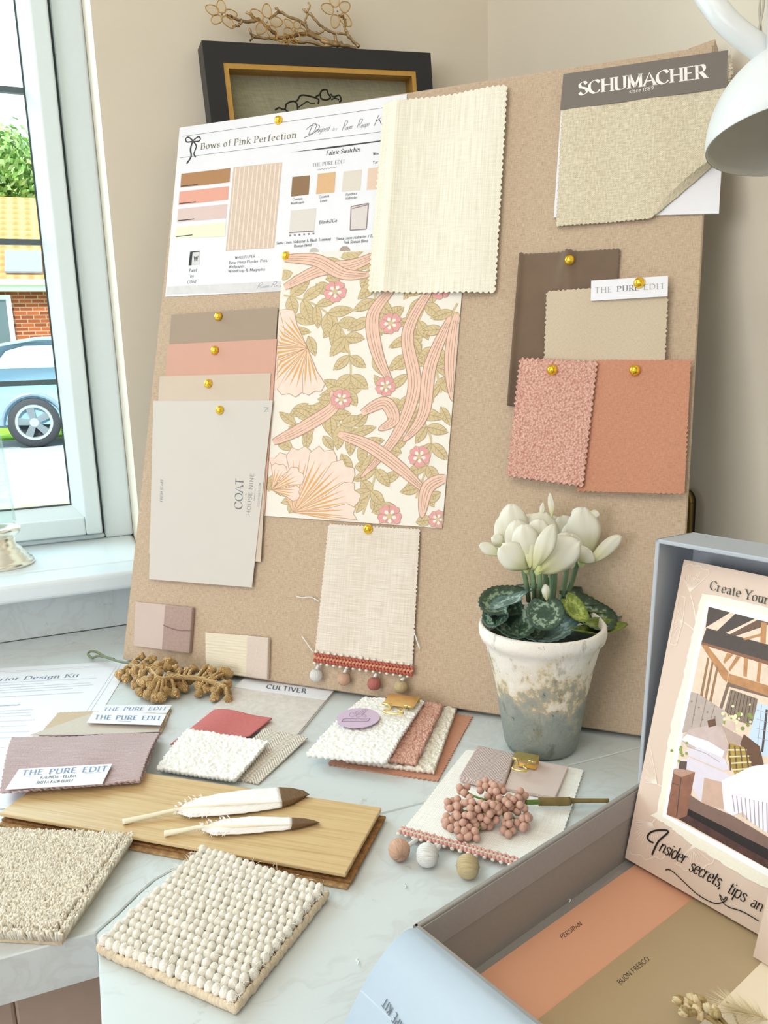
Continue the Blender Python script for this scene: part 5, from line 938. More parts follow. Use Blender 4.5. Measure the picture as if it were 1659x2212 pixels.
hm.build('grass_seed_head', solid('pale_seed_hair', '#efe0bd', .8), t)['kind'] = 'stuff'
# ------------------------------------------------------------------ samples lying on the worktop
ks = PL((0, 0, .0005), (1, 0, 0), (0, 1, 0)); TRk = G(288, 1426, .0005); TLd = (G(0, 1443.4, .0005)-TRk).normalized(); DNd = (G(229, 1521.8, .0005)-TRk).normalized()
DNd = (DNd-TLd*DNd.dot(TLd)).normalized(); o = sheet([TRk+TLd*.21, TRk, TRk+DNd*.297, TRk+TLd*.21+DNd*.297], .0003, .03).build('instruction_sheet', PAPER); tag(o, 'white printed instruction sheet lying under the sill at the left', 'paper')
g = GR(ks, .0001); r5 = lambda x, y: (x/6.9125, 1430+y/6.9125)
kq = lambda a, b: TRk+TLd*a+DNd*b
for m_ in (.011, .015): g.line([proj(kq(.199, m_)), proj(kq(m_, m_)), proj(kq(m_, .28))], .0004, BLUEINK)
g.text('Interior Design Kit', r5(-330, 300), r5(1172, 222), r5(-325, 250), solid('slate_blue_ink', '#6f8199', .6), .16, .8, True, .3, 1, .1)
rk = random.Random(6)
def words(x0, x1, y0, y1, w_):
    x = x0
    while x < x1:
        l = rk.uniform(22, 75)*w_; e = min(x1, x+l); f = lambda q: y0+(y1-y0)*(q-x0)/(x1-x0); n_ = max(2, int((e-x)/9)); g.line([r5(x+(e-x)*i/n_, f(x+(e-x)*i/n_)+(3.5 if i % 2 else -3.5)) for i in range(n_+1)], .0005, BLUEINK); x = e+14
for L in ((-300, 1440, 330, 240), (-300, 650, 368, 318), (-300, 1350, 410, 310), (-300, 1390, 445, 340), (-300, 1090, 478, 395), (-300, 1250, 540, 450), (-300, 500, 745, 708), (-300, 460, 785, 750), (-300, 470, 825, 792), (-300, 520, 900, 862), (-300, 400, 980, 945), (-300, 450, 1065, 1035), (-300, 160, 1150, 1125), (-300, 60, 1290, 1275)): words(*L, 1)
g.line([r5(-300+60*i, 672-3.9*i+(4 if i % 2 else -4)) for i in range(11)], .001, MT['slate_blue_ink']); g.build('printed_text', o)
def cl3(pts): return [G(x, y, z) for x, y, z in pts]
PUREG = MT['silver_grey_ink']
def pure(pl, a, b, c, par, extra=None):
    g = GR(pl, .0001); ax, ay = a; bx_, by = b; f = lambda t: (ax+(bx_-ax)*t, ay+(by-ay)*t); k = (c[0]-a[0], c[1]-a[1])
    for w_, t0, t1 in (('THE', 0, .25), ('PURE', .32, .64), ('EDIT', .71, 1)): p = f(t0); g.text(w_, p, f(t1), (p[0]+k[0], p[1]+k[1]), BLUEINK, .18, .65, True, 0, 1, .14)
    if extra: extra(g)
    return g.build('lettering', par)
STAPLE = MT['steel_staple']
# two small labelled swatches behind, then the mauve one in front
TANF = weave('tan_satin', '#b59f80', '#cbb595', 2200, 2200, 300, 300, .2, .0002, .6); BEIF = weave('pale_stone_cotton', '#bfb5a8', '#d2c9be', 2200, 2200, 300, 300, .25, .0002, .8); MAUV = weave('mauve_slub_weave', '#a1878a', '#c9b3b1', 900, 1500, 260, 45, .9, .0006, .85, .35)
def r4(x, y): return (x/4.1475, 1400+y/4.1475)
def labelled(nm, q, z, mat, th, lab, lq, lz, txt, disp=None, sides='LRTB', extra=None, pitch=.0042):
    t = thing('fabric_swatch', lab, 'fabric swatch', sum(cl3(q), V())/4*1.0, 'fabric swatches lying on the worktop'); t.location.z = z; WLOC[t.name] = V(t.location)
    sheet(cl3(q), th, .002, pitch, .0017, sides, disp).build('fabric', mat, t)
    L4 = cl3(lq); lo_ = sheet(L4, .0003, .02).build('paper_label', PAPER, t); e1 = (L4[1]-L4[0]).normalized(); nn = e1.cross(L4[0]-L4[3]).normalized()
    pure(PL(L4[3], e1, nn.cross(e1)), *txt, lo_, extra); return t
labelled('a', [(*r4(520, 572), .002), (*r4(1545, 535), .002), (*r4(1450, 760), .002), (*r4(330, 790), .002)], .0005, TANF, .001, 'tan satin swatch with a white label, rearmost of the three labelled swatches at the left', [(*r4(925, 513), .0042), (*r4(1540, 510), .0042), (*r4(1495, 582), .0038), (*r4(868, 585), .0038)], 0, (r4(920, 560), r4(1490, 552), r4(935, 535)))
labelled('b', [(*r4(795, 592), .0062), (*r4(1500, 575), .0034), (*r4(1420, 775), .0034), (*r4(275, 775), .0034)], .002, BEIF, .001, 'pale stone cotton swatch with a white label, between the tan and mauve swatches', [(*r4(838, 566), .0078), (*r4(1492, 590), .0078), (*r4(1440, 690), .0070), (*r4(775, 668), .0070)], 0, (r4(842, 636), r4(1440, 645), r4(855, 600)), sides='R', extra=lambda g: g.line([r4(1055, 652), r4(1172, 656)], .0006, STAPLE))
km = [(*r4(97, 802), .0090), (*r4(1437, 750), .0090), (*r4(1258, 1190), .0155), (*r4(-10, 1292), .0155)]
def kdisp(u, v): return (0, 0, .0035*math.sin(PI*v)*1.0+.0006*math.sin(u*11+v*4))
kt = labelled('k', km, .004, MAUV, .0012, 'mauve slub weave swatch with a lettered white label, folded over the plank corner', [(*r4(172, 1082), .0183), (*r4(1005, 1036), .0183), (*r4(915, 1216), .0175), (*r4(48, 1266), .0175)], 0, (r4(190, 1140), r4(955, 1100), r4(205, 1096)), kdisp, 'LRTB', lambda g: (g.text('KALINDA - BLUSH', r4(360, 1172), r4(680, 1155), r4(364, 1148), INK, .1, .3, False, .1), g.text('SKU FA-KALN-BLUS-F', r4(322, 1216), r4(655, 1198), r4(328, 1192), INK, .1, .3, False, .1), g.line([r4(175, 1155), r4(318, 1148)], .0009, STAPLE), g.line([r4(757, 1121), r4(898, 1113)], .0009, STAPLE)), .0052)
lowq = cl3([(*r4(110, 806), .0052), (*r4(1437, 768), .0052), (*r4(1268, 1200), .0116), (*r4(10, 1300), .0116)]); sheet(lowq, .001, .002, .0052, .0018).build('lower_fold', MAUV, kt)
foldm = MB(); A_, B_ = cl3([(*r4(97, 802), .0090), (*r4(1437, 750), .0090)]); ud = (B_-A_).normalized(); bk_ = Zv.cross(ud)
N_ = 40; vs_ = []; 
for i in range(N_+1):
    for k in range(9): a = PI*k/8-PI/2; vs_.append(A_+(B_-A_)*(i/N_)+V((0, 0, -.0017+.0017*math.sin(a)))+bk_*(.0017*math.cos(a)))
foldm.add(vs_, [(i*9+k, i*9+k+1, (i+1)*9+k+1, (i+1)*9+k) for i in range(N_) for k in range(8)], 0, [((v-A_).dot(ud), (v-A_).dot(bk_)+v.z) for v in vs_]).build('fold', MAUV, kt, True)
# gold knotted sprig with a wire stem loop
GS = base('gold_knotted_cord')[0]
def goldcord():
    nt = GS.node_tree; b = nt.nodes['Principled BSDF']; tc = nd(nt, 'ShaderNodeTexCoord').outputs['Object']; wv = nd(nt, 'ShaderNodeTexWave', {'Vector': tc, 'Scale': 420.0, 'Distortion': 2.5, 'Detail': 1.0}, bands_direction='Z').outputs[1]; n_ = noisen(nt, tc, 900)
    f = mathn(nt, 'ADD', mathn(nt, 'MULTIPLY', wv, .6), mathn(nt, 'MULTIPLY', n_, .5)); nt.links.new(ramp(nt, f, [(.2, '#a5773f'), (.55, '#d3a768'), (.9, '#efd29a')]), b.inputs['Base Color']); b.inputs['Roughness'].default_value = .5; b.inputs['Metallic'].default_value = 0.0
    bn = nd(nt, 'ShaderNodeBump', {'Height': f, 'Strength': .9, 'Distance': .0015}); nt.links.new(bn.outputs[0], b.inputs['Normal'])
goldcord(); r7b = lambda x, y: (250+x/3.53, 1270+y/3.53)
t = thing('knotted_sprig', 'gold knotted-cord sprig with a looped wire stem at the foot of the board', 'decorative sprig', G(380, 1470, 0))
GSTEM = solid('sage_wire_stem', '#71775a', .6, var=.1)
MB().tube(spline([G(x, y, z) for x, y, z in ((300, 1434, .014), (262, 1430, .012), (232, 1421, .010), (212, 1417, .008), (199, 1421, .005), (190, 1413, .006), (196, 1407, .008), (210, 1409, .009), (228, 1419, .010), (246, 1424, .011))], 6), .0014, 8).build('wire_stem', GSTEM, t, True)
rs = random.Random(21); nodes = []
spine = [(110, 590, .016), (250, 620, .02), (330, 690, .02), (480, 680, .018), (620, 690, .016), (740, 720, .014), (840, 760, .012)]
sp3 = spline([G(*r7b(x, y), z) for x, y, z in spine], 8); MB().tube(sp3, [.0026]*len(sp3), 8).build('cord_branch', GS, t, True)
buds = [(195, 525, .03), (275, 545, .03), (140, 585, .024), (215, 600, .03), (325, 595, .034), (395, 560, .03), (435, 570, .026), (90, 630, .014), (40, 660, .009), (85, 690, .010), (150, 640, .02), (210, 650, .028), (170, 690, .016), (260, 700, .026), (330, 650, .032), (390, 610, .03), (150, 740, .010), (215, 720, .02), (280, 750, .020), (190, 795, .009), (245, 815, .009), (310, 800, .012), (345, 830, .009), (380, 790, .012), (420, 750, .012), (455, 800, .009), (360, 740, .02), (460, 690, .02), (490, 640, .022), (450, 620, .024), (550, 640, .02), (590, 620, .022), (520, 760, .008), (490, 735, .011), (640, 680, .018), (690, 610, .026), (725, 635, .022), (660, 720, .014), (640, 745, .011), (630, 805, .006), (690, 770, .010), (745, 735, .014), (755, 780, .010), (755, 830, .006), (790, 680, .016), (820, 640, .02), (850, 655, .017), (800, 770, .011), (850, 740, .013), (850, 790, .008), (855, 840, .006), (720, 690, .016), (570, 700, .014), (410, 680, .022), (300, 860-20, .008)]
src = None
for bx_, by_, bz in buds:
    p = G(*r7b(bx_, by_), bz*.62+.0015); s_ = min(sp3, key=lambda q: (q-p).length); R_ = rs.uniform(.0042, .0056)
    if src is None:
        mb_ = MB()
        for dx, dy, dz, r_ in ((0, 0, 0, 1), (.6, .3, .2, .62), (-.5, .4, .3, .6), (.1, -.55, .35, .62), (-.2, .1, .65, .58), (.4, -.3, -.4, .55), (-.5, -.3, -.3, .55)): mb_.ball((dx*.0042, dy*.0042, dz*.0042), .0042*r_, 10, 7)
        src = mk('cord_bud', [v+WLOC[t.name] for v in mb_.v], mb_.f, GS, t, None, True); b_o = src
    else: b_o = src.copy(); sc.collection.objects.link(b_o); b_o.parent = t
    b_o.location = p-WLOC[t.name]; b_o.rotation_euler = (rs.uniform(0, 6), rs.uniform(0, 6), rs.uniform(0, 6)); b_o.scale = [R_/.0042*rs.uniform(.85, 1.15)]*3
    if (s_-p).length > .006: MB().tube(spline([s_, (s_+p)/2+V((0, 0, .002)), p], 4), .0019, 7).build('cord_twig', GS, t, True)
# red, white, herringbone and lettered-card samples
REDF = solid('rose_red_cotton', '#bf6a66', .85, var=.05, vscale=300, bump=.7, bscale=180); r6b = lambda x, y, z: (310+x/3.687, 1440+y/3.687, z)
cc = thing('sample_card', 'grey linen sample card with a white lettered header lying at the foot of the board', 'sample card', G(590, 1530, 0))
cTL, cTR, cBR = G(536.5, 1460, .0012), G(729, 1485.6, .0012), G(640, 1594, .0012); cBL = cTL+cBR-cTR; sheet([cTL, cTR, cBR, cBL], .0009, .02).build('backing_card', PAPER, cc)
f4 = .30; sheet([cTL*(1-f4)+cBL*f4+V((0, 0, .0011)), cTR*(1-f4)+cBR*f4+V((0, 0, .0011)), cBR+V((0, 0, .0011)), cBL+V((0, 0, .0011))], .0009, .002, .0035, .0015, 'LRB').build('fabric', noisy('stone_washed_linen', '#c9c0b8', '#d8d1ca', 160), cc)
hdr = sheet([cTL+V((0, 0, .0016)), cTR+V((0, 0, .0016)), cTR*(1-f4)+cBR*f4+V((0, 0, .0016)), cTL*(1-f4)+cBL*f4+V((0, 0, .0016))], .0005, .02).build('header', PAPER, cc)
g = GR(PL((0, 0, .0029), (1, 0, 0), (0, 1, 0)), .0001); g.text('CULTIVER', r6b(975, 172, 0)[:2], r6b(1292, 212, 0)[:2], r6b(985, 140, 0)[:2], solid('steel_blue_ink', '#5d6a7d', .5), .13, .3, False, 0, 1, .1); g.build('lettering', hdr)
o = sheet(cl3([r6b(560, 340, .0046), r6b(1028, 414, .0052), r6b(850, 556, .0046), r6b(205, 620, .0022)]), .001, .0018, .0034, .0007, disp=lambda u, v: (0, 0, .0022*math.sin(PI*u)*(1-v)+.001*math.sin(u*7))).build('fabric_swatch', REDF, None, True); tag(o, 'rose red cotton swatch tucked behind the white boucle swatch', 'fabric swatch', 'fabric swatches lying on the worktop')
HBF = herring('ecru_herringbone', '#aca091', '#e8e0d5', .017, .0030)
o = sheet(cl3([(570, 1572, .0052), (667, 1591.5, .0034), (558, 1693.5, .0016), (461, 1674, .0016)]), .0012, .002, .0042, .0009).build('fabric_swatch', HBF); tag(o, 'ecru herringbone weave swatch partly under the white boucle swatch', 'fabric swatch', 'fabric swatches lying on the worktop')
BOUW = nubby('white_boucle', '#fbfaf7', '#ebe8e2', 560, .55, .0007)
o = sheet(cl3([(405, 1575.6, .0078), (583, 1604, .0078), (509, 1689.5, .0056), (334, 1665, .0040)]), .002, .0012, .0042, .0016, disp=lambda u, v: (0, 0, .0015*math.sin(u*5+1)*math.sin(v*3)+.0012), rough=nub(300, .0020, 3)).build('fabric_swatch', BOUW, None, True); tag(o, 'white boucle swatch in front of the rose red swatch, beside the plank', 'fabric swatch', 'fabric swatches lying on the worktop')
# clipped stack of four swatches
r7c = lambda x, y, z: (640+x/3.95, 1470+y/3.95, z)
BOUC = nubby('cream_boucle', '#f6f1e7', '#ddd3c1', 420, .7, .0012)
def paral(a, b, c): return [a, b, c, a+c-b]
q_ = cl3([r7c(1515, 300, .0012), r7c(1215, 862, .0012), r7c(255, 715, .0012)]); o = sheet([q_[0]+q_[2]-q_[1], q_[0], q_[1], q_[2]], .001, .0021, .0043, .0019).build('fabric_swatch', TERRA); tag(o, 'terracotta linen swatch at the bottom of the clipped stack', 'fabric swatch', 'fabric swatches held by the gold clip')
q_ = cl3([r7c(1375, 232, .0048), r7c(1180, 782, .0044), r7c(415, 680, .0044)]); o = sheet([q_[0]+q_[2]-q_[1], q_[0], q_[1], q_[2]], .0026, .0012, .0046, .0014, rough=nub(260, .0026, 5)).build('fabric_swatch', BOUC, None, True); tag(o, 'cream loop swatch between the terracotta and pink swatches of the clipped stack', 'fabric swatch', 'fabric swatches held by the gold clip')
q_ = cl3([r7c(1265, 205, .0098), r7c(1025, 715, .0088), r7c(600, 650, .0088)]); o = sheet([q_[0]+q_[2]-q_[1], q_[0], q_[1], q_[2]], .0022, .0012, .0046, .0018, rough=nub(300, .0026, 7)).build('fabric_swatch', BOUP, None, True); tag(o, 'pink nubbly swatch under the white one in the clipped stack', 'fabric swatch', 'fabric swatches held by the gold clip')
ws = thing('fabric_swatch', 'white boucle swatch with a lilac sticker on top of the clipped stack', 'fabric swatch', G(780, 1580, .012), 'fabric swatches held by the gold clip')
WQ4 = cl3([r7c(575, 138, .0142), r7c(1105, 172, .0142), r7c(772, 706, .0135), r7c(62, 640, .0110)])
sheet(WQ4, .0018, .0012, .0050, .0020, disp=lambda u, v: (0, 0, .003*math.sin(PI*v)*(1-u*.6)), rough=nub(300, .0016, 9)).build('fabric', BOUW, ws, True)
SP = PL((0, 0, .0188), (1, 0, 0), (0, 1, 0)); cs = SP.P(774, 1550); ra = ((SP.P(815, 1541)-SP.P(733.7, 1559)).length/2+.001)
stk = MB().lathe([(ra, -.0006), (ra, 0), (.0001, 0)], cs, (0, 0, 1), 56).build('round_sticker', solid('lilac_sticker', '#cdb6cf', .4, var=.01), ws)
g = GR(SP, .0001); PI_ = solid('plum_ink', '#6d5673', .5); r1 = lambda x, y: (725+x/16.59, 1520+y/16.59); fr_ = [r1(285, 540), r1(1240, 520), r1(1160, 628), r1(220, 640)]
for a, b in zip(fr_, fr_[1:]+fr_[:1]): g.line([a, b], .0006, PI_)
g.text('Cushion Fabric Sample', r1(280, 600), r1(1115, 588), r1(310, 566), PI_, .14, .6, False, 0, 1, .08)
for P in ([(1155, 210), (1000, 360), (860, 470), (780, 485), (730, 430), (900, 380), (1000, 360)], [(700, 400), (600, 310), (520, 350), (510, 430), (600, 470), (690, 420)], [(740, 370), (700, 310)], [(930, 310), (860, 250), (760, 260), (740, 300), (860, 340), (1030, 310)], [(970, 290), (960, 220), (1080, 195), (1010, 280), (980, 300)], [(1000, 370), (1100, 440), (1040, 470), (960, 410)], [(730, 430), (780, 370), (900, 330)]): g.line([r1(*p) for p in P], .0003, PI_, True)
g.build('printed_emblem', stk)
def clip(name, label, A, B, C, z, hang, th):
    # A, B: back corners of the clip's upper plate, C: lip side left corner, all world points; th: gap it grips
    t = thing(name, label, 'binder clip', (A+B)/2-V((0, 0, th)), 'gold binder clips'); u = (B-A).normalized(); w_ = (B-A).length; f = C-A; f = f-u*f.dot(u); L = f.length; f.normalize(); n = u.cross(f).normalized(); n = n if n.z > 0 else -n
    hB = -n*(th+.0045)
    vs_ = [A, B, B+f*L+u*0, A+f*L, A+hB, B+hB, B+f*L-n*(th+.001), A+f*L-n*(th+.001)]
    m = MB(); m.add([vs_[0], vs_[1], vs_[2], vs_[3]], [(0, 1, 2, 3)]); m.add([vs_[0], vs_[1], vs_[5], vs_[4]], [(0, 3, 2, 1)]); m.add([vs_[4], vs_[5], vs_[6], vs_[7]], [(0, 3, 2, 1)])
    b = m.build('clip_body', GOLDCLIP, t); sm = b.modifiers.new('solidify', 'SOLIDIFY'); sm.thickness = .0005; sm.offset = 0
    lip = MB()
    for x0, x1 in ((0, .30), (.70, 1)): lip.tube([A+f*L+u*(w_*x0)+n*.0006, A+f*L+u*(w_*x1)+n*.0006], .0011, 10)
    lip.build('rolled_lip', GOLDCLIP, b, True)
    h0, h1 = A+f*L+u*w_*.17, A+f*L+u*w_*.83; e = .0012; P = [h0+n*.0008, h0+f*.004+u*w_*.10+n*e, h0+f*hang*.62+u*w_*.20+n*e, h0+f*hang*.74+u*w_*.06+n*e, h0+f*hang*.9+u*w_*.03+n*e, h0+f*hang+u*w_*.16+n*e, h1+f*hang-u*w_*.16+n*e, h1+f*hang*.9-u*w_*.03+n*e, h1+f*hang*.74-u*w_*.06+n*e, h1+f*hang*.62-u*w_*.20+n*e, h1+f*.004-u*w_*.10+n*e, h1+n*.0008]
    MB().tube(spline(P, 5), .0009, 8).build('wire_handle', GOLDCLIP, t, True); return t
clip('binder_clip', 'gold binder clip holding the stack of boucle swatches', G(841, 1499, .0200), G(907, 1506, .0200), G(832, 1522, .0192), 0, .0165, .012)
# pompom linen sample with tiles and berries on it
r8b = lambda x, y: (820+x/3.072, 1580+y/3.072)
pt = thing('fabric_swatch', 'white open-weave linen swatch with pompom braid, lying under the berries beside the box', 'fabric swatch', G(1080, 1750, 0), 'fabric swatches lying on the worktop')
q_ = [G(*r8b(575, 122), .0016), G(*r8b(1358, 260), .0016), G(1193, 1880, .0016), G(*r8b(150, 650), .0016)]
def boxcut(p): return (p-BA).dot(Vv)
u_in = Vv
def ptd(u, v): return (0, 0, .0006*math.sin(u*9+v*6)+.0006)
LW_ = weave('white_open_weave', '#eae6dd', '#fbfaf6', 800, 800, 60, 60, .9, .0006, .85, .5, .0022, .2)
bmS = sheet(q_, .0009, .002, .0034, .0012, 'LRT', ptd)
for i, p in enumerate(bmS.v):                                   # the cloth stops where it meets the box wall
    d = (p-BA).dot(Vv)
    if d > -.0012 and 0 < (p-BA).dot(U_) < .3: bmS.v[i] = p-Vv*(d+.0012)
bmS.build('fabric', LW_, pt)
A, B = q_[3]+V((0, 0, .0016)), q_[3]+(q_[2]-q_[3])*.80+V((0, 0, .0016)); dn = ((q_[3]-q_[0]).normalized()); 
CORAL2 = solid('faded_rose_braid', '#d79c92', .85, bump=.5, bscale=2500); m_, cols = braid(A+dn*.0085, B+dn*.0085, .0085, 30, V((0, 0, 1)), -dn, [CORAL2, solid('soft_cream_braid', '#e6d5c6', .85, bump=.5, bscale=2500), CREAMY]); m_.build('braid', cols, pt, True)
for (x, y), ym, r_, t_ in (((130, 785), YP, .0073, .12), ((317, 820), YW, .0078, .32), ((585, 895), YG, .0078, .62)):
    c = G(*r8b(x, y), r_+.0002); axd = (G(*r8b(x+10, y+22), 0)-G(*r8b(x, y), 0)) if ym is YP else (G(*r8b(x+70, y+5), 0)-G(*r8b(x, y), 0)); pp_ = pompom(MB(), c, r_, axd).build('pompom', ym, pt, True); e_ = A+(B-A)*(t_+.06)+dn*.0085; MB().tube(spline([c+(e_-c).normalized()*r_*.9, (c+e_)/2+V((0, 0, -.001)), e_], 4), .0016, 7).build('cord', YW, pp_, True)
ht = thing('sample_tile', 'mauve herringbone-covered sample tile beside the pink tile', 'sample tile', G(1050, 1660, .003), 'small sample tiles gripped by a clip')
def tile(nm, pts, z, h_, mat, lab, bv=.001):
    q = [G(x, y, z+h_) for x, y in pts]; m = MB(); m.add(q+[p-V((0, 0, h_)) for p in q], [(3, 2, 1, 0) if (q[1]-q[0]).cross(q[2]-q[1]).z < 0 else (0, 1, 2, 3), (4, 5, 6, 7), (0, 1, 5, 4), (1, 2, 6, 5), (2, 3, 7, 6), (3, 0, 4, 7)], 0, [((p-q[0]).dot((q[1]-q[0]).normalized())+.3*p.z, (p-q[0]).dot((q[3]-q[0]).normalized())+p.z) for p in q+[p-V((0, 0, h_)) for p in q]])
    return m
bpy.data.objects.remove(ht)
m = tile('a', [r8b(650, 88), r8b(897, 142), r8b(822, 372), r8b(527, 298)], .0030, .0048, None, ''); o = m.build('sample_tile', herring('mauve_herringbone', '#a8938f', '#d2c0ba', .018, .0028, .5)); bevel(o, .0013, 3); tag(o, 'mauve herringbone-covered sample tile beside the pink tile', 'sample tile', 'small sample tiles gripped by a clip')
m = tile('b', [r8b(905, 166), r8b(1252, 232), r8b(1165, 436), r8b(828, 372)], .0030, .0026, None, ''); o = m.build('sample_tile', solid('blush_painted_tile', '#dcc9c2', .4, var=.01)); bevel(o, .0005, 2); tag(o, 'plain blush painted sample tile under the small gold clip', 'sample tile', 'small sample tiles gripped by a clip')
clip('binder_clip', 'gold binder clip on the blush and herringbone sample tiles', G(*r8b(905, 133), .0135), G(*r8b(1056, 160), .0135), G(*r8b(893, 184), .0125), 0, .0150, .0045)
bs_ = thing('berry_sprig', 'dusty pink berry sprig lying on the white pompom swatch', 'decorative sprig', G(1060, 1760, .002))
BER = solid('dusty_pink_berry', '#c69c8a', .6, var=.07, vscale=90, bump=.25, bscale=700); TAPE = solid('olive_stem_tape', '#7a6637', .7, var=.15); GRS = solid('fresh_green_stem', '#6d8a3c', .6)
jb = lambda x, y, z: G(*r8b(x, y), z)
st_ = MB().tube(spline([jb(975, 470, .012), jb(1010, 470, .010), jb(1060, 468, .008)], 5), .0018, 8).build('green_stem', GRS, bs_, True)
end = BA-Vv*.0035+U_*.165; MB().tube(spline([jb(1055, 466, .0075), jb(1150, 466, .0075), jb(1250, 464, .0072), jb(1270, 460, .007), jb(1520, 460, .0062)], 6), [.0030]*8+[.0032]*8+[.0022]*3+[.0017]*6, 10).build('taped_stem', TAPE, bs_, True)
bc = [(560, 395, .026), (600, 470, .026), (690, 365, .030), (775, 365, .032), (740, 410, .030), (825, 430, .030), (800, 480, .028), (640, 500, .028), (530, 470, .020), (480, 480, .016), (500, 530, .018), (720, 500, .030), (700, 545, .024), (840, 500, .024), (930, 440, .024), (920, 500, .024), (890, 470, .026), (960, 560, .018), (945, 615, .012), (850, 590, .018), (850, 650, .010), (740, 570, .018), (670, 600, .012), (690, 640, .008), (600, 540, .026), (560, 580, .020), (465, 590, .010), (470, 625, .008), (550, 640, .014), (600, 620, .014), (560, 690, .009), (610, 690, .009), (760, 520, .024), (780, 400, .034)]
rb2 = random.Random(31); hub = jb(800, 490, .014); cnt = 0; bsrc = None; pos = []
for k, (x, y, z) in enumerate(bc):
    c = jb(x, y, z*.62); tw = MB().tube(spline([hub+(c-hub)*.35, hub+(c-hub)*.7+V((0, 0, -.001)), c], 4), .0008, 5).build('twig', GRS, bs_, True)
    for j in range(4 if k % 2 else 5):
        for tr in range(30):
            d = V((rb2.gauss(0, 1), rb2.gauss(0, 1), rb2.gauss(0, .8))).normalized(); p = c+d*rb2.uniform(.0030, .0046)
            if p.z < .0055: p.z = .0055
            if all((p-q).length > .0043 for q in pos): break
        pos.append(p); cnt += 1
        if bsrc is None: bsrc = MB().ball(p, .0028, 14, 10).build('berry', BER, bs_, True); p0b = p.copy(); bo = bsrc
        else: bo = bsrc.copy(); sc.collection.objects.link(bo); bo.parent = bs_; bo.location = bsrc.location+p-p0b
# oak plank with tongue and groove
pz = .0095; PTR, PBR = G(824.5, 1744, pz), G(745.5, 1887, pz); pa = (PTR-G(311, 1668.5, pz)).normalized(); pb = (PTR-PBR); pb = (pb-pa*pb.dot(pa)); PW_ = pb.length; pb.normalize(); PLn = .272
def oak():
    m, nt, b = base('pale_oak'); uv = nd(nt, 'ShaderNodeTexCoord').outputs['UV']; wob = noisen(nt, uv, 14, 2); n1 = noisen(nt, uv, 1, 4, .6, (9, 260, 1)); n2 = noisen(nt, uv, 1, 3, .6, (25, 900, 1)); f = mathn(nt, 'ADD', mathn(nt, 'MULTIPLY', n1, .65), mathn(nt, 'MULTIPLY', n2, .35))
    c1 = ramp(nt, f, [(.3, '#b39060'), (.5, '#ceb080'), (.7, '#d8bf92')]); kn = ramp(nt, noisen(nt, uv, 1, 2, .5, (90, 200, 1)), [(.20, '#7a5a33'), (.25, '#ffffff')])
    mm = nd(nt, 'ShaderNodeMix', {0: .7, 6: c1, 7: kn}, data_type='RGBA', blend_type='MULTIPLY'); nt.links.new(mm.outputs[2], b.inputs['Base Color']); b.inputs['Roughness'].default_value = .38
    bn = nd(nt, 'ShaderNodeBump', {'Height': f, 'Strength': .15, 'Distance': .0004}); nt.links.new(bn.outputs[0], b.inputs['Normal']); return m
OAK = oak(); OAKE = noisy('rough_sawn_core', '#74502c', '#a57a48', 260)
t = thing('floorboard_sample', 'pale oak tongue and groove floorboard sample lying at the left, feathers on top', 'floorboard', PTR-pa*PLn/2-pb*PW_/2-V((0, 0, pz)))
def slab(a0, a1, b0, b1, z0, z1, nm, mat, bv=.0006):
    o_ = PTR-V((0, 0, pz)); P = [o_+pa*a+pb*b+V((0, 0, z)) for z in (z0, z1) for a, b in ((a0, b0), (a1, b0), (a1, b1), (a0, b1))]; m = MB(); m.add(P, BOXF, 0, [((p-o_).dot(pa), (p-o_).dot(pb)+p.z*.6) for p in P]); q = m.build(nm, mat, t); bevel(q, bv, 2); return q
slab(-PLn, 0, -PW_, 0, .0064, pz, 'top_layer', OAK, .0007); slab(-PLn, -.0012, -PW_+.004, -.003, .0038, .0064, 'grooved_core', OAKE, .0003); slab(-PLn, .0034, -PW_+.001, -.001, .0017, .0038, 'tongue', OAKE, .0004); slab(-PLn, .0022, -PW_-.0030, -.002, .0003, .0017, 'backing_layer', noisy('plywood_backing', '#94704a', '#c4a070', 200), .0003)
# feathers on the plank
r3b = lambda x, y: (260+x/3.77, 1690+y/3.77)
FW_ = base('white_feather_vane')[0]
def feathermat(m, c1, c2):
    nt = m.node_tree; b = nt.nodes['Principled BSDF']; uv = nd(nt, 'ShaderNodeTexCoord').outputs['UV']; f = noisen(nt, uv, 1, 2, .5, (90, 2, 1)); nt.links.new(ramp(nt, f, [(.35, c1), (.65, c2)]), b.inputs['Base Color']); b.inputs['Roughness'].default_value = .7
    bn = nd(nt, 'ShaderNodeBump', {'Height': f, 'Strength': .5, 'Distance': .0006}); nt.links.new(bn.outputs[0], b.inputs['Normal'])
feathermat(FW_, '#efebe7', '#faf8f6'); FT = base('brown_feather_tip')[0]; feathermat(FT, '#54381c', '#7d5a30'); QUI = solid('ivory_quill', '#e9e1c9', .35, var=.03)
def resamp(P, n):
    P = [V((x, y, 0)) for x, y in P]; L = [0]
    for a, b in zip(P, P[1:]): L.append(L[-1]+(b-a).length)
    out = []
    for k in range(n):
        s_ = L[-1]*k/(n-1); i = max(j for j in range(len(L)) if L[j] <= s_+1e-9); i = min(i, len(P)-2); f = (s_-L[i])/max(1e-9, L[i+1]-L[i]); p = P[i]+(P[i+1]-P[i])*f; out.append((p.x, p.y))
    return out
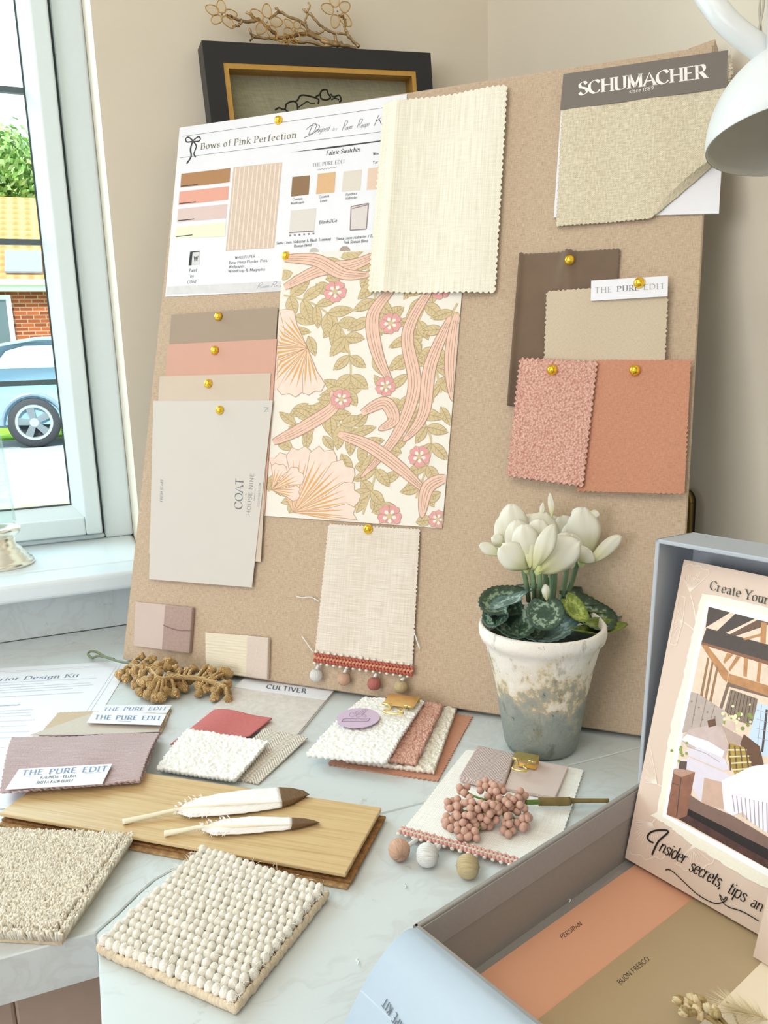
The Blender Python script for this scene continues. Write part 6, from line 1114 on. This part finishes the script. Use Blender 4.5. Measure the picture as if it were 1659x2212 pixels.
def feather(label, quill, upper, rach, lower, tu, tr, tl, zb, seed):
    t = thing('feather', label, 'feather', G(*r3b(*rach[0]), pz), 'brown-tipped feathers on the plank'); n = 26; r_ = random.Random(seed)
    def vane(U, R, Lw, nm, mat, z0, z1, rag):
        U, R, Lw = resamp(U, n), resamp(R, n), resamp(Lw, n); vs_ = []; uv = []; W_ = 9
        for j in range(n):
            zz = z0+(z1-z0)*j/(n-1)
            for i in range(2*W_+1):
                k = i/W_-1; a, b = (R[j], U[j]) if k > 0 else (R[j], Lw[j]); q = abs(k); jx = r_.uniform(-rag, rag)*q**3
                vs_.append(G(*r3b(a[0]+(b[0]-a[0])*q+jx, a[1]+(b[1]-a[1])*q+jx*.4), zz+.0012*(1-q*q)-(zz-pz-.0006)*.55*q)); uv.append((j/n*.9+.12*q, k))
        W2 = 2*W_+1; o = mk(nm, vs_, [(j*W2+i, (j+1)*W2+i, (j+1)*W2+i+1, j*W2+i+1) for j in range(n-1) for i in range(W2-1)], mat, t, uv, True); sm = o.modifiers.new('solidify', 'SOLIDIFY'); sm.thickness = .0003
    vane(upper, rach, lower, 'vane', FW_, zb, pz+.0035, 4); vane(tu, tr, tl, 'feather_tip', FT, pz+.0035, pz+.0016, 1)
    q0 = [G(*r3b(x, y), z) for x, y, z in ((quill[0][0], quill[0][1], pz+.0022), ((quill[0][0]+quill[1][0])/2, (quill[0][1]+quill[1][1])/2, pz+.0034), (quill[1][0], quill[1][1], zb))]; q1 = [G(*r3b(x, y), zb+.0010+(pz+.0046-zb)*k/3) for k, (x, y) in enumerate(resamp(rach, 4))]
    P = spline(q0+q1[1:], 6); MB().tube(P, [.0022-.0019*(i/(len(P)-1))**.8 for i in range(len(P))], 10).build('quill', QUI, t, True)
    dm = MB()
    for k in range(46):
        f = r_.random()**1.6*.35; U, R, Lw = resamp(upper, 20), resamp(rach, 20), resamp(lower, 20); i = int(f*19); e = U[i] if k % 3 else Lw[i]; a = G(*r3b(R[i][0]+(e[0]-R[i][0])*.7, R[i][1]+(e[1]-R[i][1])*.7), zb); d = G(*r3b(e[0]-r_.uniform(5, 40), e[1]+(r_.uniform(-36, 4) if k % 3 else r_.uniform(-4, 14))), max(pz+.0005, zb-.001+r_.uniform(-.001, .004)))
        dm.tube(spline([a, (a+d)/2+V((0, 0, .001)), d], 3), .00018, 4)
    dm.build('downy_barbs', FW_, t)['kind'] = 'stuff'
feather('larger white feather with a brown tip, farther back on the oak plank', ((20, 322), (480, 220)), [(465, 218), (540, 165), (640, 125), (820, 88), (1060, 55), (1290, 38)], [(480, 222), (760, 190), (1050, 172), (1318, 160)], [(458, 252), (560, 285), (850, 268), (1100, 240), (1318, 203)], [(1290, 38), (1400, 45), (1495, 66), (1540, 97)], [(1316, 160), (1430, 130), (1540, 98)], [(1318, 203), (1400, 178), (1470, 140), (1541, 99)], pz+.0052, 1)
feather('smaller white feather with a brown tip, nearer the front edge of the plank', ((360, 418), (670, 362)), [(680, 362), (740, 328), (850, 298), (1080, 275), (1398, 285)], [(690, 368), (900, 360), (1150, 350), (1398, 342)], [(650, 385), (760, 432), (1000, 420), (1200, 402), (1390, 384)], [(1398, 285), (1500, 292), (1570, 306), (1622, 325)], [(1396, 342), (1500, 334), (1622, 326)], [(1390, 384), (1480, 368), (1560, 348), (1623, 327)], pz+.0048, 2)
# carpet samples
def rect3(a, b, c): return [a, b, c, a+c-b]
BACK = noisy('jute_backing', '#b3a183', '#d0c0a2', 400)
def carpet(label, corners, zt):
    t = thing('carpet_sample', label, 'carpet sample', sum(corners, V())/4, 'carpet samples'); sheet([c+V((0, 0, zt)) for c in corners], zt-.0003, .003, rough=None).build('backing', BACK, t); return t
L0, B0, R0 = G(214, 2062.5), G(510.6, 2193.6), G(708, 1942); T0 = L0+R0-B0; lc = carpet('chunky cream loop carpet sample lying across the front of the worktop', [T0, R0, B0, L0], .0042)
LOOP = solid('cream_wool_loop', '#f0eadf', .9, var=.06, vscale=260, bump=.7, bscale=900); m = MB(); rc = random.Random(17); ea, eb = (R0-T0), (L0-T0); NA_, NB_ = 19, 17
for i in range(NB_):
    for j in range(NA_):
        off = .5 if i % 2 else 0; u, v = (j+.35+off*.6+rc.uniform(-.08, .08))/(NA_+.2), (i+.5+rc.uniform(-.06, .06))/NB_; p = T0+ea*u+eb*v+V((0, 0, .0072+rc.uniform(-.0006, .0006))); d1 = (ea.normalized()+eb.normalized()*rc.uniform(-.1, .35)).normalized(); d2 = V((0, 0, 1)).cross(d1); r_ = ea.length/NA_
        m.ball(p, 1, 12, 8, 0, d1*r_*.53*rc.uniform(.9, 1.1), d2*eb.length/NB_*.52, V((0, 0, .0041)), lambda t_, q: 1+.05*math.sin(t_*6+q*5+i))
m.build('loop_pile', LOOP, lc, True)
hm = MB()
for k in range(900):
    e = rc.choice((0, 1, 2, 3, 4)); u, v = rc.random(), rc.random()
    if e == 0: v = rc.uniform(.97, 1.005)
    elif e == 1: u = rc.uniform(.97, 1.005)
    elif e == 2: u = rc.uniform(-.005, .03)
    p = T0+ea*u+eb*v+V((0, 0, rc.uniform(.006, .0118) if e < 3 else .0112)); d = V((rc.gauss(0, 1), rc.gauss(0, 1), rc.gauss(.1, .5))).normalized()*rc.uniform(.002, .0055); hm.tube([p, p+d*.6+V((0, 0, .0006)), p+d], [.00013, .00011, .00004], 3, 0, False)
hm.build('stray_fibres', LOOP, lc)['kind'] = 'stuff'
fb = MB(); 
for a, b in ((L0, B0), (B0, R0), (L0, T0)):
    nrm = V((0, 0, 1)).cross((b-a).normalized()); N_ = 40
    for k in range(N_): p = a+(b-a)*((k+.5)/N_)+V((0, 0, .0035+rc.uniform(-.0008, .001))); fb.ball(p, 1, 8, 6, 0, (b-a).normalized()*.0026, nrm*.0017, V((0, 0, .0030)))
fb.build('bound_edge', solid('tan_wool_edge', '#d9c8ad', .9, var=.1, vscale=300, bump=.6, bscale=900), lc, True)
C_BR, C_F, C_TR = G(134, 2043), G(0, 2036), G(302, 1826); fd = (C_F-C_BR).normalized(); sd_ = (C_TR-C_BR); sd_ = (sd_-fd*sd_.dot(fd)*.9)*.972; 
C_FL = C_BR+fd*.118; C_TL = C_FL+sd_; C_TR = C_BR+sd_; cc_ = carpet('plain oatmeal cut pile carpet sample at the left, overhanging the worktop edge', [C_TL, C_TR, C_BR, C_FL], .0030)
PILE = [solid('oatmeal_pile', '#e2dacb', .95, var=.08, vscale=200), solid('pale_oatmeal_pile', '#efe9dc', .95, var=.08, vscale=200), solid('dark_oatmeal_pile', '#d2c6b2', .95, var=.08, vscale=200)]  # three pile tones, mixed at random tuft by tuft
m = MB(); ea, eb = C_TR-C_TL, C_FL-C_TL; Nx, Ny = 118, 118
for i in range(Ny+1):
    for j in range(Nx+1):
        u, v = (j+rc.uniform(-.35, .35))/Nx, (i+rc.uniform(-.35, .35))/Ny; edge = min(u, 1-u, v, 1-v); lean = V((0, 0, 0))
        if edge < .03: lean = ((T0*0+ea.normalized()*(1 if 1-u < .03 else -1 if u < .03 else 0))+eb.normalized()*(1 if 1-v < .03 else -1 if v < .03 else 0))*.0022
        p = C_TL+ea*u+eb*v+V((0, 0, .0028)); tip = p+lean+V((rc.gauss(0, .0008), rc.gauss(0, .0008), .0088+rc.uniform(-.0009, .0007)-(.0012 if edge < .03 else 0))); r_ = .00085*rc.uniform(.8, 1.25)
        m.tube([p, p+(tip-p)*.6, p+(tip-p)*.93, tip], [r_*.8, r_, r_*.85, r_*.3], 5, rc.choice((0, 0, 1, 1, 1, 2)))
m.build('cut_pile', PILE, cc_, True)
# scraps of lint on the worktop and in the box
for px, py, z, l in ((875, 1920, .0006, 'tiny white thread scrap on the worktop between the loop carpet and the box'), (772, 2085, .0006, 'short white thread scrap on the worktop right of the loop carpet'), (1230, 1950, .0008, 'white lint scrap on the tray floor beside the box side wall')):
    p = G(px, py, z if px != 1230 else .0030); lt_ = MB().tube(spline([p+V((0, 0, .0004)), p+V((.0012, .001, .001)), p+V((.0006, .0032, .0004)), p+V((.002, .004, .0005))], 4), .0004, 5).build('lint_thread', YW, None, True); tag(lt_, l, 'thread')
